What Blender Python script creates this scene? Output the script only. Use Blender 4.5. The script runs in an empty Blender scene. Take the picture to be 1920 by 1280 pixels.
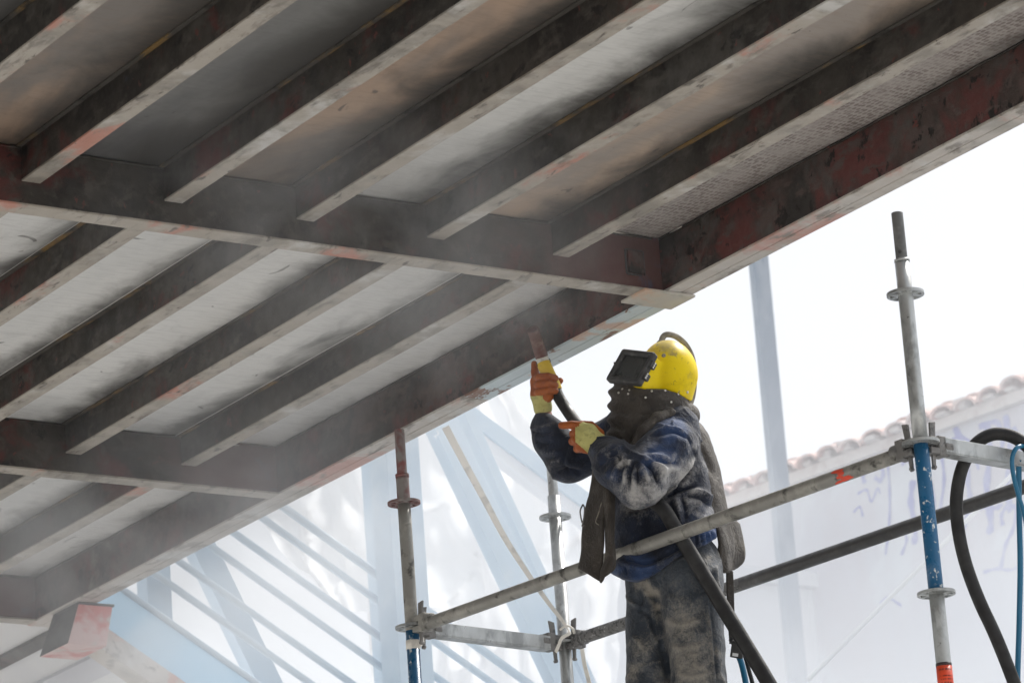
import bpy, bmesh, math, random
import numpy as np
from mathutils import Vector, Matrix

random.seed(7)
rng = np.random.default_rng(11)
scene = bpy.context.scene

# ------------------------------------------------------------------ camera
FOC = 7650.0                                   # focal length in photo pixels (1920 wide)
RC = np.array([[0.84013637, -0.53790247, -0.06951125],
               [0.10515823, 0.28727513, -0.95205816],
               [0.53208329, 0.79254901, 0.29791515]])
C0 = np.array([0.0, 0.0, 1.6])
cam_d = bpy.data.cameras.new("camera")
cam = bpy.data.objects.new("camera", cam_d)
scene.collection.objects.link(cam)
cam_d.sensor_width = 36.0
cam_d.lens = FOC / 1920 * 36.0
cam_d.clip_start = 0.1
cam_d.clip_end = 2000.0
cam_d.dof.use_dof = True
cam_d.dof.focus_distance = 14.1
cam_d.dof.aperture_fstop = 6.3
cam_d.dof.aperture_blades = 8
M = Matrix.Identity(4)
for i in range(3):
    M[i][0], M[i][1], M[i][2], M[i][3] = RC[0, i], -RC[1, i], -RC[2, i], C0[i]
cam.matrix_world = M
scene.camera = cam

# ------------------------------------------------------------------ sky, sun, exposure
SUN_EL, SUN_AZ = math.radians(50), math.radians(14)      # azimuth from +X towards +Y
world = bpy.data.worlds.new("World")
scene.world = world
world.use_nodes = True
wn, wl = world.node_tree.nodes, world.node_tree.links
wn.clear()
w_out = wn.new("ShaderNodeOutputWorld")
w_bg = wn.new("ShaderNodeBackground")
w_sky = wn.new("ShaderNodeTexSky")
w_sky.sky_type = 'NISHITA'
w_sky.sun_disc = False
w_sky.sun_elevation = SUN_EL
w_sky.sun_rotation = math.pi / 2 - SUN_AZ
w_sky.air_density = 1.0
w_sky.dust_density = 4.0
w_mix = wn.new("ShaderNodeMix")                           # high thin overcast evens the sky out
w_mix.data_type = 'RGBA'
w_mix.inputs[0].default_value = 0.82
w_mix.inputs[7].default_value = (5.2, 5.25, 5.3, 1)
wl.new(w_sky.outputs[0], w_mix.inputs[6])
wl.new(w_mix.outputs[2], w_bg.inputs[0])
w_bg.inputs[1].default_value = 0.10
wl.new(w_bg.outputs[0], w_out.inputs[0])

sun_d = bpy.data.lights.new("sun", 'SUN')
sun_d.energy = 2.7
sun_d.angle = math.radians(9)
sun_d.color = (1.0, 0.96, 0.9)
sun = bpy.data.objects.new("sun", sun_d)
scene.collection.objects.link(sun)
sdir = Vector((math.cos(SUN_EL) * math.cos(SUN_AZ), math.cos(SUN_EL) * math.sin(SUN_AZ), math.sin(SUN_EL)))
sun.rotation_euler = sdir.to_track_quat('Z', 'Y').to_euler()
sun.location = (30, 15, 40)

vs = scene.view_settings
vs.view_transform = 'Standard'
vs.look = 'None'
vs.exposure = 0.92
vs.gamma = 1.0
vs.use_curve_mapping = False
scene.render.engine = 'CYCLES'
scene.cycles.use_denoising = True
scene.cycles.max_bounces = 8
scene.cycles.diffuse_bounces = 5
scene.cycles.volume_bounces = 2
scene.cycles.transparent_max_bounces = 16
scene.cycles.volume_step_rate = 1.6
scene.cycles.volume_max_steps = 96


DUST_BG, DUST_L, DUST_M = 0.20, 0.64, 0.32

# ------------------------------------------------------------------ placing helpers
def ray(x, y):
    return RC.T @ np.array([(x - 960) / FOC, (y - 640) / FOC, 1.0])

def at(x, y, d):                                # photo pixel + distance along the view axis -> world point
    return C0 + ray(x, y) * d

def on_axis(x, y, ax, val):                     # photo pixel on the plane axis = val
    r = ray(x, y)
    return C0 + r * ((val - C0[ax]) / r[ax])

def link(o, parent=None):
    scene.collection.objects.link(o)
    if parent is not None:
        o.parent = parent
        o.matrix_parent_inverse = parent.matrix_world.inverted()
    return o

def tag(o, label=None, cat=None, group=None, kind=None):
    if label: o["label"] = label
    if cat: o["category"] = cat
    if group: o["group"] = group
    if kind: o["kind"] = kind
    return o

def empty(name, loc, label, cat, group=None):
    o = bpy.data.objects.new(name, None)
    o.empty_display_size = 0.2
    link(o)
    o.location = Vector([float(v) for v in loc])
    o.matrix_world = Matrix.Translation(o.location)
    return tag(o, label, cat, group)


class MB:
    """Collects shapes into one mesh."""
    def __init__(self):
        self.v, self.f, self.smooth = [], [], []

    def add(self, vs_, fs_, smooth=False):
        b = len(self.v)
        self.v += [tuple(map(float, p)) for p in vs_]
        for f in fs_:
            self.f.append(tuple(b + i for i in f))
            self.smooth.append(smooth)
        return self

    def box(self, lo, hi, axes=None, origin=(0, 0, 0)):
        (a, b, c), (d, e, g) = lo, hi
        p = [(a, b, c), (d, b, c), (d, e, c), (a, e, c), (a, b, g), (d, b, g), (d, e, g), (a, e, g)]
        if axes is not None:
            A = np.array(axes, float)
            o = np.array(origin, float)
            p = [tuple(o + q[0] * A[0] + q[1] * A[1] + q[2] * A[2]) for q in p]
        fs = [(0, 3, 2, 1), (4, 5, 6, 7), (0, 1, 5, 4), (1, 2, 6, 5), (2, 3, 7, 6), (3, 0, 4, 7)]
        return self.add(p, fs)

    def tube(self, pts, rad, n=16, caps=True, hollow=None):
        P = np.array(pts, float)
        m = len(P)
        R = np.full(m, rad, float) if np.isscalar(rad) else np.array(rad, float)
        T = np.zeros_like(P)
        T[1:-1] = P[2:] - P[:-2]
        T[0], T[-1] = P[1] - P[0], P[-1] - P[-2]
        T /= np.linalg.norm(T, axis=1)[:, None] + 1e-12
        ref = np.array([0, 0, 1.0]) if abs(T[0][2]) < 0.9 else np.array([1.0, 0, 0])
        u = np.cross(T[0], ref); u /= np.linalg.norm(u)
        vs_, fs_ = [], []
        for i in range(m):
            u = u - T[i] * (u @ T[i]); u /= np.linalg.norm(u)
            w = np.cross(T[i], u)
            for k in range(n):
                a = 2 * math.pi * k / n
                vs_.append(P[i] + R[i] * (math.cos(a) * u + math.sin(a) * w))
        for i in range(m - 1):
            for k in range(n):
                k2 = (k + 1) % n
                fs_.append((i * n + k, i * n + k2, (i + 1) * n + k2, (i + 1) * n + k))
        self.add(vs_, fs_, True)
        b = len(self.v) - m * n
        if caps:
            self.f.append(tuple(b + k for k in reversed(range(n)))); self.smooth.append(False)
            self.f.append(tuple(b + (m - 1) * n + k for k in range(n))); self.smooth.append(False)
        return self

    def prism(self, poly, ext):
        """poly: 3-D points of a planar outline, ext: extrusion vector"""
        n = len(poly)
        A = [np.array(p, float) for p in poly]
        B = [p + np.array(ext, float) for p in A]
        fs = [tuple(reversed(range(n))), tuple(n + i for i in range(n))]
        fs += [(i, (i + 1) % n, n + (i + 1) % n, n + i) for i in range(n)]
        return self.add(A + B, fs)

    def grid(self, G, smooth=True):
        G = np.array(G, float)
        a, b = G.shape[:2]
        fs = [(i * b + j, i * b + j + 1, (i + 1) * b + j + 1, (i + 1) * b + j) for i in range(a - 1) for j in range(b - 1)]
        return self.add(G.reshape(-1, 3), fs, smooth)

    def ribbon(self, pts, widthv, thick):
        """flat band: pts centre line, widthv half-width vectors per point"""
        P = np.array(pts, float); W = np.array(widthv, float)
        T = np.gradient(P, axis=0)
        N = np.cross(T, W); N /= np.linalg.norm(N, axis=1)[:, None] + 1e-12
        N *= thick / 2
        rows = np.stack([P - W - N, P + W - N, P + W + N, P - W + N], 1)
        m = len(P)
        fs = []
        for i in range(m - 1):
            for k in range(4):
                k2 = (k + 1) % 4
                fs.append((i * 4 + k, i * 4 + k2, (i + 1) * 4 + k2, (i + 1) * 4 + k))
        fs += [(3, 2, 1, 0), tuple((m - 1) * 4 + k for k in range(4))]
        return self.add(rows.reshape(-1, 3), fs, False)

    def mesh(self, name):
        me = bpy.data.meshes.new(name)
        me.from_pydata(self.v, [], self.f)
        me.polygons.foreach_set("use_smooth", self.smooth)
        me.update()
        bm = bmesh.new(); bm.from_mesh(me)
        bmesh.ops.recalc_face_normals(bm, faces=bm.faces)
        bm.to_mesh(me); bm.free()
        return me

    def build(self, name, mat, parent=None, bevel=0.0, origin=None):
        me = self.mesh(name)
        o = bpy.data.objects.new(name, me)
        if origin is not None:
            me.transform(Matrix.Translation(-Vector([float(q) for q in origin])))
            o.location = Vector([float(q) for q in origin])
            o.matrix_world = Matrix.Translation(o.location)
        if mat is not None:
            me.materials.append(mat)
        link(o, parent)
        if bevel > 0:
            m = o.modifiers.new("bevel", 'BEVEL')
            m.width = bevel; m.segments = 2; m.limit_method = 'ANGLE'; m.angle_limit = math.radians(50)
        return o


def smooth_path(pts, n=8):
    """Catmull-Rom through 3-D (or n-D) points."""
    P = np.array(pts, float)
    P = np.vstack([2 * P[0] - P[1], P, 2 * P[-1] - P[-2]])
    out = []
    for i in range(1, len(P) - 2):
        p0, p1, p2, p3 = P[i - 1], P[i], P[i + 1], P[i + 2]
        for t in np.linspace(0, 1, n, endpoint=False):
            out.append(0.5 * (2 * p1 + (p2 - p0) * t + (2 * p0 - 5 * p1 + 4 * p2 - p3) * t * t + (3 * p1 - p0 - 3 * p2 + p3) * t ** 3))
    out.append(P[-2])
    return np.array(out)


# ------------------------------------------------------------------ materials
def new_mat(name, color=(0.5, 0.5, 0.5), rough=0.6, metal=0.0):
    m = bpy.data.materials.new(name)
    m.use_nodes = True
    b = m.node_tree.nodes["Principled BSDF"]
    b.inputs["Base Color"].default_value = (*color, 1)
    b.inputs["Roughness"].default_value = rough
    b.inputs["Metallic"].default_value = metal
    return m

def n_pos(nt, scale=(1, 1, 1), coord='world'):
    if coord == 'world':
        g = nt.nodes.new("ShaderNodeNewGeometry"); src = g.outputs["Position"]
    else:
        g = nt.nodes.new("ShaderNodeTexCoord"); src = g.outputs["Object"]
    mp = nt.nodes.new("ShaderNodeMapping")
    mp.inputs["Scale"].default_value = scale
    nt.links.new(src, mp.inputs["Vector"])
    return mp.outputs["Vector"]

def n_noise(nt, vec, scale=5, detail=5, rough=0.6, dist=0.0):
    n = nt.nodes.new("ShaderNodeTexNoise")
    n.inputs["Scale"].default_value = scale
    n.inputs["Detail"].default_value = detail
    n.inputs["Roughness"].default_value = rough
    n.inputs["Distortion"].default_value = dist
    nt.links.new(vec, n.inputs["Vector"])
    return n.outputs["Fac"]

def n_range(nt, val, lo, hi, a=0.0, b=1.0, smooth=True):
    r = nt.nodes.new("ShaderNodeMapRange")
    if smooth: r.interpolation_type = 'SMOOTHSTEP'
    r.inputs["From Min"].default_value = lo
    r.inputs["From Max"].default_value = hi
    r.inputs["To Min"].default_value = a
    r.inputs["To Max"].default_value = b
    nt.links.new(val, r.inputs["Value"])
    return r.outputs["Result"]

def n_mix(nt, fac, a, b):
    m = nt.nodes.new("ShaderNodeMix"); m.data_type = 'RGBA'
    if isinstance(fac, (int, float)): m.inputs[0].default_value = fac
    else: nt.links.new(fac, m.inputs[0])
    for k, c in ((6, a), (7, b)):
        if isinstance(c, tuple): m.inputs[k].default_value = (*c, 1)
        else: nt.links.new(c, m.inputs[k])
    return m.outputs[2]

def n_math(nt, op, a, b=None):
    m = nt.nodes.new("ShaderNodeMath"); m.operation = op
    for k, c in ((0, a), (1, b)):
        if c is None: continue
        if isinstance(c, (int, float)): m.inputs[k].default_value = c
        else: nt.links.new(c, m.inputs[k])
    return m.outputs[0]

def n_bump(nt, h, strength=0.3, dist=0.01):
    b = nt.nodes.new("ShaderNodeBump")
    b.inputs["Strength"].default_value = strength
    b.inputs["Distance"].default_value = dist
    nt.links.new(h, b.inputs["Height"])
    nt.links.new(b.outputs[0], nt.nodes["Principled BSDF"].inputs["Normal"])

def weather(name, base, layers, rough=0.6, metal=0.0, bump=0.25, bdist=0.004, bscale=60, coord='world', rvar=0.15):
    """layers: (colour, scale, lo, hi, stretch xyz)"""
    m = new_mat(name, base, rough, metal)
    nt = m.node_tree
    bs = nt.nodes["Principled BSDF"]
    col = base
    for i, (c, sc, lo, hi, st) in enumerate(layers):
        v = n_pos(nt, st, coord)
        mp = v.node; mp.inputs["Location"].default_value = (i * 3.7 + len(name), i * 1.9, i * 5.3)
        f = n_range(nt, n_noise(nt, v, sc, 6, 0.65, 0.3), lo, hi)
        col = n_mix(nt, f, col, c)
    if not isinstance(col, tuple):
        nt.links.new(col, bs.inputs["Base Color"])
    v = n_pos(nt, (1, 1, 1), coord)
    nz = n_noise(nt, v, bscale, 4, 0.7)
    nt.links.new(n_range(nt, n_noise(nt, v, bscale * 0.15, 4, 0.6), 0.3, 0.7, max(0, rough - rvar), min(1, rough + rvar)), bs.inputs["Roughness"])
    n_bump(nt, nz, bump, bdist)
    return m

ONE = (1, 1, 1)
M_web = weather("blasted_dark_steel", (0.048, 0.042, 0.036),
                [((0.023, 0.020, 0.018), 3.5, 0.42, 0.62, ONE),
                 ((0.078, 0.072, 0.065), 2.2, 0.50, 0.74, ONE),
                 ((0.088, 0.028, 0.025), 3.1, 0.54, 0.66, ONE),
                 ((0.072, 0.065, 0.057), 16, 0.50, 0.66, (1, .45, 1)),
                 ((0.016, 0.0145, 0.014), 13, 0.58, 0.66, (1, .6, 1)),
                 ((0.12, 0.045, 0.04), 19, 0.64, 0.68, ONE),
                 ((0.052, 0.066, 0.105), 5.0, 0.66, 0.76, ONE),
                 ((0.012, 0.011, 0.011), 9.0, 0.62, 0.72, ONE),
                 ((0.30, 0.28, 0.26), 70, 0.70, 0.78, ONE)], 0.72, 0.15, 0.35, 0.003, 120)
M_girder = weather("red_primed_girder_steel", (0.072, 0.050, 0.044),
                   [((0.034, 0.030, 0.028), 2.6, 0.40, 0.58, ONE),
                    ((0.112, 0.036, 0.033), 3.4, 0.48, 0.62, ONE),
                    ((0.085, 0.078, 0.072), 4.6, 0.52, 0.70, ONE),
                    ((0.090, 0.066, 0.060), 16, 0.52, 0.62, (1, .45, 1)),
                    ((0.016, 0.013, 0.012), 12, 0.58, 0.63, ONE),
                    ((0.14, 0.045, 0.04), 19, 0.63, 0.67, ONE),
                    ((0.060, 0.068, 0.110), 4.2, 0.66, 0.74, ONE),
                    ((0.018, 0.016, 0.015), 5.5, 0.61, 0.66, ONE),
                    ((0.15, 0.14, 0.13), 2.9, 0.62, 0.72, ONE),
                    ((0.35, 0.33, 0.31), 80, 0.70, 0.78, ONE)], 0.68, 0.15, 0.35, 0.003, 120)
M_flange = weather("scraped_pale_flange", (0.39, 0.355, 0.31),
                   [((0.27, 0.25, 0.22), 4.5, 0.46, 0.64, ONE),
                    ((0.46, 0.23, 0.18), 2.9, 0.56, 0.66, (1, .5, 1)),
                    ((0.20, 0.18, 0.155), 17, 0.52, 0.66, (1, .3, 1)),
                    ((0.12, 0.105, 0.09), 28, 0.60, 0.68, (1, .3, 1)),
                    ((0.54, 0.53, 0.51), 3.3, 0.54, 0.70, ONE),
                    ((0.10, 0.085, 0.075), 8.0, 0.63, 0.72, (1, .5, 1)),
                    ((0.09, 0.08, 0.07), 60, 0.66, 0.74, ONE)], 0.62, 0.1, 0.3, 0.003, 90)
M_gflange = weather("pale_girder_flange", (0.50, 0.465, 0.43),
                    [((0.36, 0.34, 0.31), 3.7, 0.48, 0.66, ONE),
                     ((0.50, 0.30, 0.26), 2.3, 0.54, 0.64, ONE),
                    ((0.26, 0.235, 0.21), 15, 0.54, 0.64, (1, .4, 1)),
                     ((0.58, 0.58, 0.57), 2.9, 0.54, 0.70, ONE),
                     ((0.13, 0.11, 0.10), 9.0, 0.66, 0.73, (1, .3, 1)),
                     ((0.12, 0.10, 0.09), 60, 0.68, 0.76, ONE)], 0.6, 0.1, 0.3, 0.003, 90)
M_strip = weather("ochre_stained_top_strip", (0.085, 0.078, 0.070),
                  [((0.24, 0.15, 0.055), 7.0, 0.52, 0.64, (1, .35, 1)),
                   ((0.03, 0.028, 0.026), 6.0, 0.52, 0.66, ONE)], 0.75, 0.1, 0.3, 0.003, 90)
M_plate = weather("splice_plate_steel", (0.48, 0.455, 0.41),
                  [((0.55, 0.38, 0.28), 6, 0.50, 0.66, ONE), ((0.36, 0.36, 0.32), 9, 0.52, 0.66, ONE)], 0.6, 0.1, 0.3, 0.002, 90)
M_bracket = weather("red_primer_bracket", (0.66, 0.48, 0.46),
                    [((0.56, 0.16, 0.145), 6.0, 0.44, 0.62, ONE), ((0.55, 0.50, 0.47), 6.0, 0.50, 0.66, ONE),
                     ((0.14, 0.08, 0.075), 12.0, 0.68, 0.74, ONE)], 0.65, 0.0, 0.3, 0.003, 90)
M_blueflange = weather("pale_blue_old_flange_paint", (0.50, 0.58, 0.62),
                       [((0.20, 0.105, 0.07), 7.0, 0.545, 0.585, (1.6, .6, 1)), ((0.54, 0.40, 0.34), 3.4, 0.55, 0.62, ONE),
                        ((0.10, 0.06, 0.05), 26.0, 0.70, 0.74, (1, .5, 1))], 0.5, 0.0, 0.3, 0.003, 70)
def end_paint(m, axis, lo, hi, col, seed):
    """red primer left near one end of a beam, with a ragged edge"""
    nt = m.node_tree; bs = nt.nodes["Principled BSDF"]
    src = bs.inputs["Base Color"].links[0].from_socket
    v = n_pos(nt); sp = nt.nodes.new("ShaderNodeSeparateXYZ"); nt.links.new(v, sp.inputs[0])
    nz = n_noise(nt, n_pos(nt, (1, 1, 1)), seed, 6, 0.65, .5)
    f = n_math(nt, 'ADD', sp.outputs[axis], n_math(nt, 'MULTIPLY', n_math(nt, 'SUBTRACT', nz, 0.5), 1.2))
    nt.links.new(n_mix(nt, n_range(nt, f, lo, hi, 0, .85), src, col), bs.inputs["Base Color"])
M_cross = M_web.copy(); M_cross.name = "cross_beam_steel"
end_paint(M_cross, 0, 7.15, 7.75, (0.105, 0.040, 0.036), 4.5)
end_paint(M_cross, 0, 7.86, 8.10, (0.055, 0.075, 0.125), 9.0)


def deck_mat(name, base, tint, spray, amount, x0, pitch, dots=False):
    """painted soffit plate with primer overspray alongside the stringers"""
    m = new_mat(name, base, 0.6)
    nt = m.node_tree
    bs = nt.nodes["Principled BSDF"]
    pos = n_pos(nt)
    sep = nt.nodes.new("ShaderNodeSeparateXYZ")
    nt.links.new(pos, sep.inputs[0])
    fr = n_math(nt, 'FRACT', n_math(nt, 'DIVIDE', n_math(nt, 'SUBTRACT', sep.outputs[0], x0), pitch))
    nA = n_noise(nt, n_pos(nt, (1.0, 0.55, 1)), 3.2, 6, 0.62, 0.6)
    nB = n_noise(nt, n_pos(nt, (1.0, 0.8, 1)), 9.0, 5, 0.65, 0.4)
    c = n_mix(nt, n_range(nt, n_noise(nt, n_pos(nt, (1, .4, 1)), 2.0, 5, 0.6, 0.5), 0.42, 0.66), base, tint)
    c = n_mix(nt, n_range(nt, nB, 0.55, 0.75, 0, 0.35), c, tuple(v * 0.6 for v in base))
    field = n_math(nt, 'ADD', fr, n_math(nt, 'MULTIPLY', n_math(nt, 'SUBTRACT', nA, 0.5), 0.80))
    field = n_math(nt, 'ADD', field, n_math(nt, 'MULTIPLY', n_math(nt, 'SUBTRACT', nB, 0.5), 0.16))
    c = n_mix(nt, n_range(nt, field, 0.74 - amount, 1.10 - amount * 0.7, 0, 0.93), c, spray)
    rip = n_noise(nt, n_pos(nt, (.35, 2.2, 1)), 30, 4, 0.6, .3)
    c = n_mix(nt, n_range(nt, rip, 0.45, 0.70, 0, 0.22), c, tuple(v * .45 for v in base))
    # odd drips and blots
    blot = n_noise(nt, n_pos(nt, (1.0, 0.6, 1)), 6.5, 3, 0.5, 1.4)
    c = n_mix(nt, n_range(nt, blot, 0.70, 0.74, 0, 0.7), c, spray)
    speck = n_noise(nt, pos, 95, 2, 0.5)
    c = n_mix(nt, n_range(nt, speck, 0.72, 0.78, 0, 0.6), c, (0.08, 0.075, 0.07))
    if dots:
        br = nt.nodes.new("ShaderNodeTexVoronoi")
        br.inputs["Scale"].default_value = 66
        br.inputs["Randomness"].default_value = 0.40
        nt.links.new(n_pos(nt, (1, .55, 1)), br.inputs["Vector"])
        dm = n_range(nt, br.outputs["Distance"], 0.30, 0.52, 1, 0)
        dm = n_math(nt, 'MULTIPLY', dm, n_range(nt, nB, 0.30, 0.62, 0.1, .7))
        c = n_mix(nt, dm, c, (0.13, 0.095, 0.085))
        n_bump(nt, dm, 0.5, 0.003)
    else:
        n_bump(nt, n_noise(nt, pos, 70, 3, 0.6), 0.15, 0.003)
    nt.links.new(c, bs.inputs["Base Color"])
    return m


SX0, SP = 5.455, 0.4965                                   # stringer near edges
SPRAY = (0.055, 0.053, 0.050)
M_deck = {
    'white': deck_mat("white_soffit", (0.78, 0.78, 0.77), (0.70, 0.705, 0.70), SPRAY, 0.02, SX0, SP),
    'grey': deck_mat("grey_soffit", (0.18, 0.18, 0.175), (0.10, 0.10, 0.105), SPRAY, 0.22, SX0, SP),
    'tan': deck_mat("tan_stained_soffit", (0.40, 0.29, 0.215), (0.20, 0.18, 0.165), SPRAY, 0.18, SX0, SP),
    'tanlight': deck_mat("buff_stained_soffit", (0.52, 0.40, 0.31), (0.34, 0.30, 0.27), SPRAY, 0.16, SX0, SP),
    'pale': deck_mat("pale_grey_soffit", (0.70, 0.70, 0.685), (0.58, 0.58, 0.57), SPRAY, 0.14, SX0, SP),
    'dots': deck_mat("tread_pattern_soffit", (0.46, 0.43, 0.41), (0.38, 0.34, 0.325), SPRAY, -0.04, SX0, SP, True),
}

M_galv = weather("galvanised_tube", (0.46, 0.475, 0.475),
                 [((0.30, 0.31, 0.31), 14, 0.45, 0.62, (1, 1, .5)), ((0.50, 0.52, 0.52), 22, 0.55, 0.68, (1, 1, .4)),
                  ((0.12, 0.12, 0.115), 40, 0.63, 0.72, ONE)], 0.42, 0.65, 0.25, 0.002, 120)
M_darkgalv = weather("dull_dark_galvanised_tube", (0.27, 0.265, 0.245),
                     [((0.36, 0.35, 0.32), 10, 0.46, 0.64, ONE), ((0.08, 0.078, 0.072), 16, 0.52, 0.66, ONE),
                      ((0.40, 0.38, 0.33), 60, 0.68, 0.75, ONE)], 0.55, 0.35, 0.3, 0.002, 120)
M_dusty = weather("dust_speckled_tube", (0.19, 0.19, 0.19),
                  [((0.09, 0.09, 0.09), 60, 0.50, 0.60, ONE), ((0.46, 0.46, 0.46), 110, 0.58, 0.66, ONE)], 0.7, 0.2, 0.3, 0.002, 140)
M_blackgalv = weather("dark_rail_tube", (0.085, 0.085, 0.088),
                      [((0.10, 0.10, 0.10), 14, 0.5, 0.65, ONE), ((0.35, 0.35, 0.35), 75, 0.68, 0.74, ONE)], 0.5, 0.4, 0.3, 0.002, 120)
M_cast = weather("cast_steel_coupler", (0.20, 0.195, 0.19),
                 [((0.32, 0.31, 0.30), 18, 0.5, 0.66, ONE), ((0.10, 0.10, 0.10), 25, 0.55, 0.66, ONE)], 0.6, 0.35, 0.3, 0.002, 120)
M_spigot = weather("grey_spigot", (0.135, 0.14, 0.14), [((0.20, 0.205, 0.205), 20, 0.5, 0.66, ONE)], 0.55, 0.3, 0.2, 0.002, 120)
M_redpost = weather("red_dusted_post_top", (0.17, 0.085, 0.08),
                    [((0.22, 0.20, 0.19), 12, 0.46, 0.60, (1, 1, .6)), ((0.20, 0.05, 0.045), 9, 0.55, 0.66, ONE)], 0.65, 0.1, 0.3, 0.002, 120)
M_bluepaint = weather("chipped_blue_paint", (0.010, 0.105, 0.235),
                      [((0.018, 0.135, 0.29), 12, 0.5, 0.65, (1, 1, .3)), ((0.62, 0.66, 0.68), 42, 0.612, 0.628, (1, 1, .8)),
                       ((0.60, 0.62, 0.62), 15, 0.655, 0.665, (1, 1, 1.3))], 0.35, 0.0, 0.3, 0.002, 90)
M_redpaint = new_mat("orange_red_spray_paint", (0.72, 0.075, 0.035), 0.55)
M_redtape = weather("orange_red_printed_tape", (0.80, 0.085, 0.03), [((0.70, 0.06, 0.02), 20, 0.5, 0.6, ONE)], 0.4, 0, 0.1)
M_print = new_mat("black_print", (0.035, 0.02, 0.02), 0.5)
M_rubber = weather("black_hose_rubber", (0.010, 0.010, 0.011),
                   [((0.022, 0.022, 0.022), 9, 0.48, 0.66, ONE), ((0.085, 0.083, 0.08), 50, 0.68, 0.75, ONE)], 0.6, 0, 0.3, 0.002, 140)
M_bluehose = new_mat("blue_hose_plastic", (0.006, 0.13, 0.25), 0.38)
M_strap = weather("cream_webbing", (0.80, 0.77, 0.71), [((0.50, 0.40, 0.29), 9, 0.60, 0.70, ONE), ((0.62, 0.60, 0.56), 14, 0.5, 0.62, ONE)], 0.85, 0, 0.3, 0.002, 200)

# clothes
def cloth_mat(name, base, base2, dustc, rough=0.85, weave=700, dark=(0.006, 0.007, 0.009), dust_gain=1.0, blue=None, sheen=0.1):
    m = new_mat(name, base, rough)
    nt = m.node_tree
    bs = nt.nodes["Principled BSDF"]
    at_ = nt.nodes.new("ShaderNodeAttribute"); at_.attribute_name = "dust"
    v = n_pos(nt, ONE, 'object')
    n1 = n_noise(nt, v, 11, 6, 0.65, 0.4)
    n2 = n_noise(nt, v, 34, 5, 0.7, 0.5)
    n3 = n_noise(nt, v, 120, 6, 0.75, 0.8)
    n4 = n_noise(nt, n_pos(nt, (1, .25, 1), 'object'), 160, 4, 0.7)
    c = n_mix(nt, n_range(nt, n1, 0.40, 0.62), base, base2)
    if blue is not None:
        ab = nt.nodes.new("ShaderNodeAttribute"); ab.attribute_name = "blue"
        c = n_mix(nt, n_range(nt, n_math(nt, 'ADD', ab.outputs["Fac"], n_math(nt, 'SUBTRACT', n1, 0.5)), 0.1, 0.9), c, blue)
    c = n_mix(nt, n_range(nt, n2, 0.56, 0.72, 0, 0.75), c, dark)
    f = n_math(nt, 'MULTIPLY', at_.outputs["Fac"], dust_gain)
    f = n_math(nt, 'ADD', f, n_math(nt, 'MULTIPLY', n_math(nt, 'SUBTRACT', n1, 0.5), 0.9))
    f = n_math(nt, 'ADD', f, n_math(nt, 'MULTIPLY', n_math(nt, 'SUBTRACT', n2, 0.5), 0.65))
    f = n_math(nt, 'ADD', f, n_math(nt, 'MULTIPLY', n_math(nt, 'SUBTRACT', n3, 0.5), 0.9))
    f = n_math(nt, 'ADD', f, n_math(nt, 'MULTIPLY', n_math(nt, 'SUBTRACT', n4, 0.5), 0.6))
    c = n_mix(nt, n_range(nt, f, 0.18, 1.0, 0, 0.9), c, dustc)
    sp = n_noise(nt, v, 230, 2, 0.5)
    c = n_mix(nt, n_range(nt, sp, 0.70, 0.78, 0, 0.55), c, (0.34, 0.33, 0.31))
    nt.links.new(c, bs.inputs["Base Color"])
    bs.inputs["Sheen Weight"].default_value = sheen
    fine = n_noise(nt, v, 38, 6, 0.62, 1.2)
    n_bump(nt, fine, 0.7, 0.011)
    return m

M_jacket = cloth_mat("dusty_navy_denim", (0.008, 0.012, 0.026), (0.016, 0.025, 0.052), (0.44, 0.43, 0.42), blue=(0.026, 0.056, 0.145))
M_jeans = cloth_mat("grimy_jeans", (0.022, 0.030, 0.043), (0.060, 0.072, 0.090), (0.30, 0.275, 0.235))
M_leather = cloth_mat("grimy_leather", (0.030, 0.024, 0.0195), (0.052, 0.043, 0.035), (0.19, 0.168, 0.14), 0.75)
M_glove_o = cloth_mat("orange_rubber_palm", (0.40, 0.095, 0.004), (0.30, 0.062, 0.003), (0.20, 0.075, 0.012), 0.6, dark=(0.09, 0.020, 0.004), sheen=0.0)
M_glove_y = cloth_mat("yellow_knit_glove", (0.56, 0.53, 0.20), (0.46, 0.43, 0.15), (0.20, 0.18, 0.09), 0.9, dark=(0.22, 0.20, 0.06), sheen=0.05)
M_skin = weather("weathered_skin", (0.38, 0.19, 0.125), [((0.28, 0.12, 0.08), 40, 0.5, 0.65, ONE)], 0.6, 0, 0.2, 0.002, 160)
M_boot = weather("black_work_boot", (0.03, 0.027, 0.024), [((0.12, 0.11, 0.10), 20, 0.5, 0.65, ONE)], 0.7)
M_yellow = weather("scuffed_yellow_helmet", (0.80, 0.60, 0.0),
                   [((0.70, 0.51, 0.0), 8, 0.5, 0.62, ONE), ((0.42, 0.32, 0.07), 26, 0.60, 0.66, (1, 1, .5)), ((0.86, 0.72, 0.25), 70, 0.67, 0.71, (.4, 1, 1)), ((0.30, 0.21, 0.03), 60, 0.62, 0.70, ONE),
                    ((0.10, 0.07, 0.03), 34, 0.69, 0.72, ONE), ((0.50, 0.42, 0.16), 14, 0.64, 0.76, ONE)], 0.5, 0, 0.12, 0.002, 60, 'object')
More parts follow.
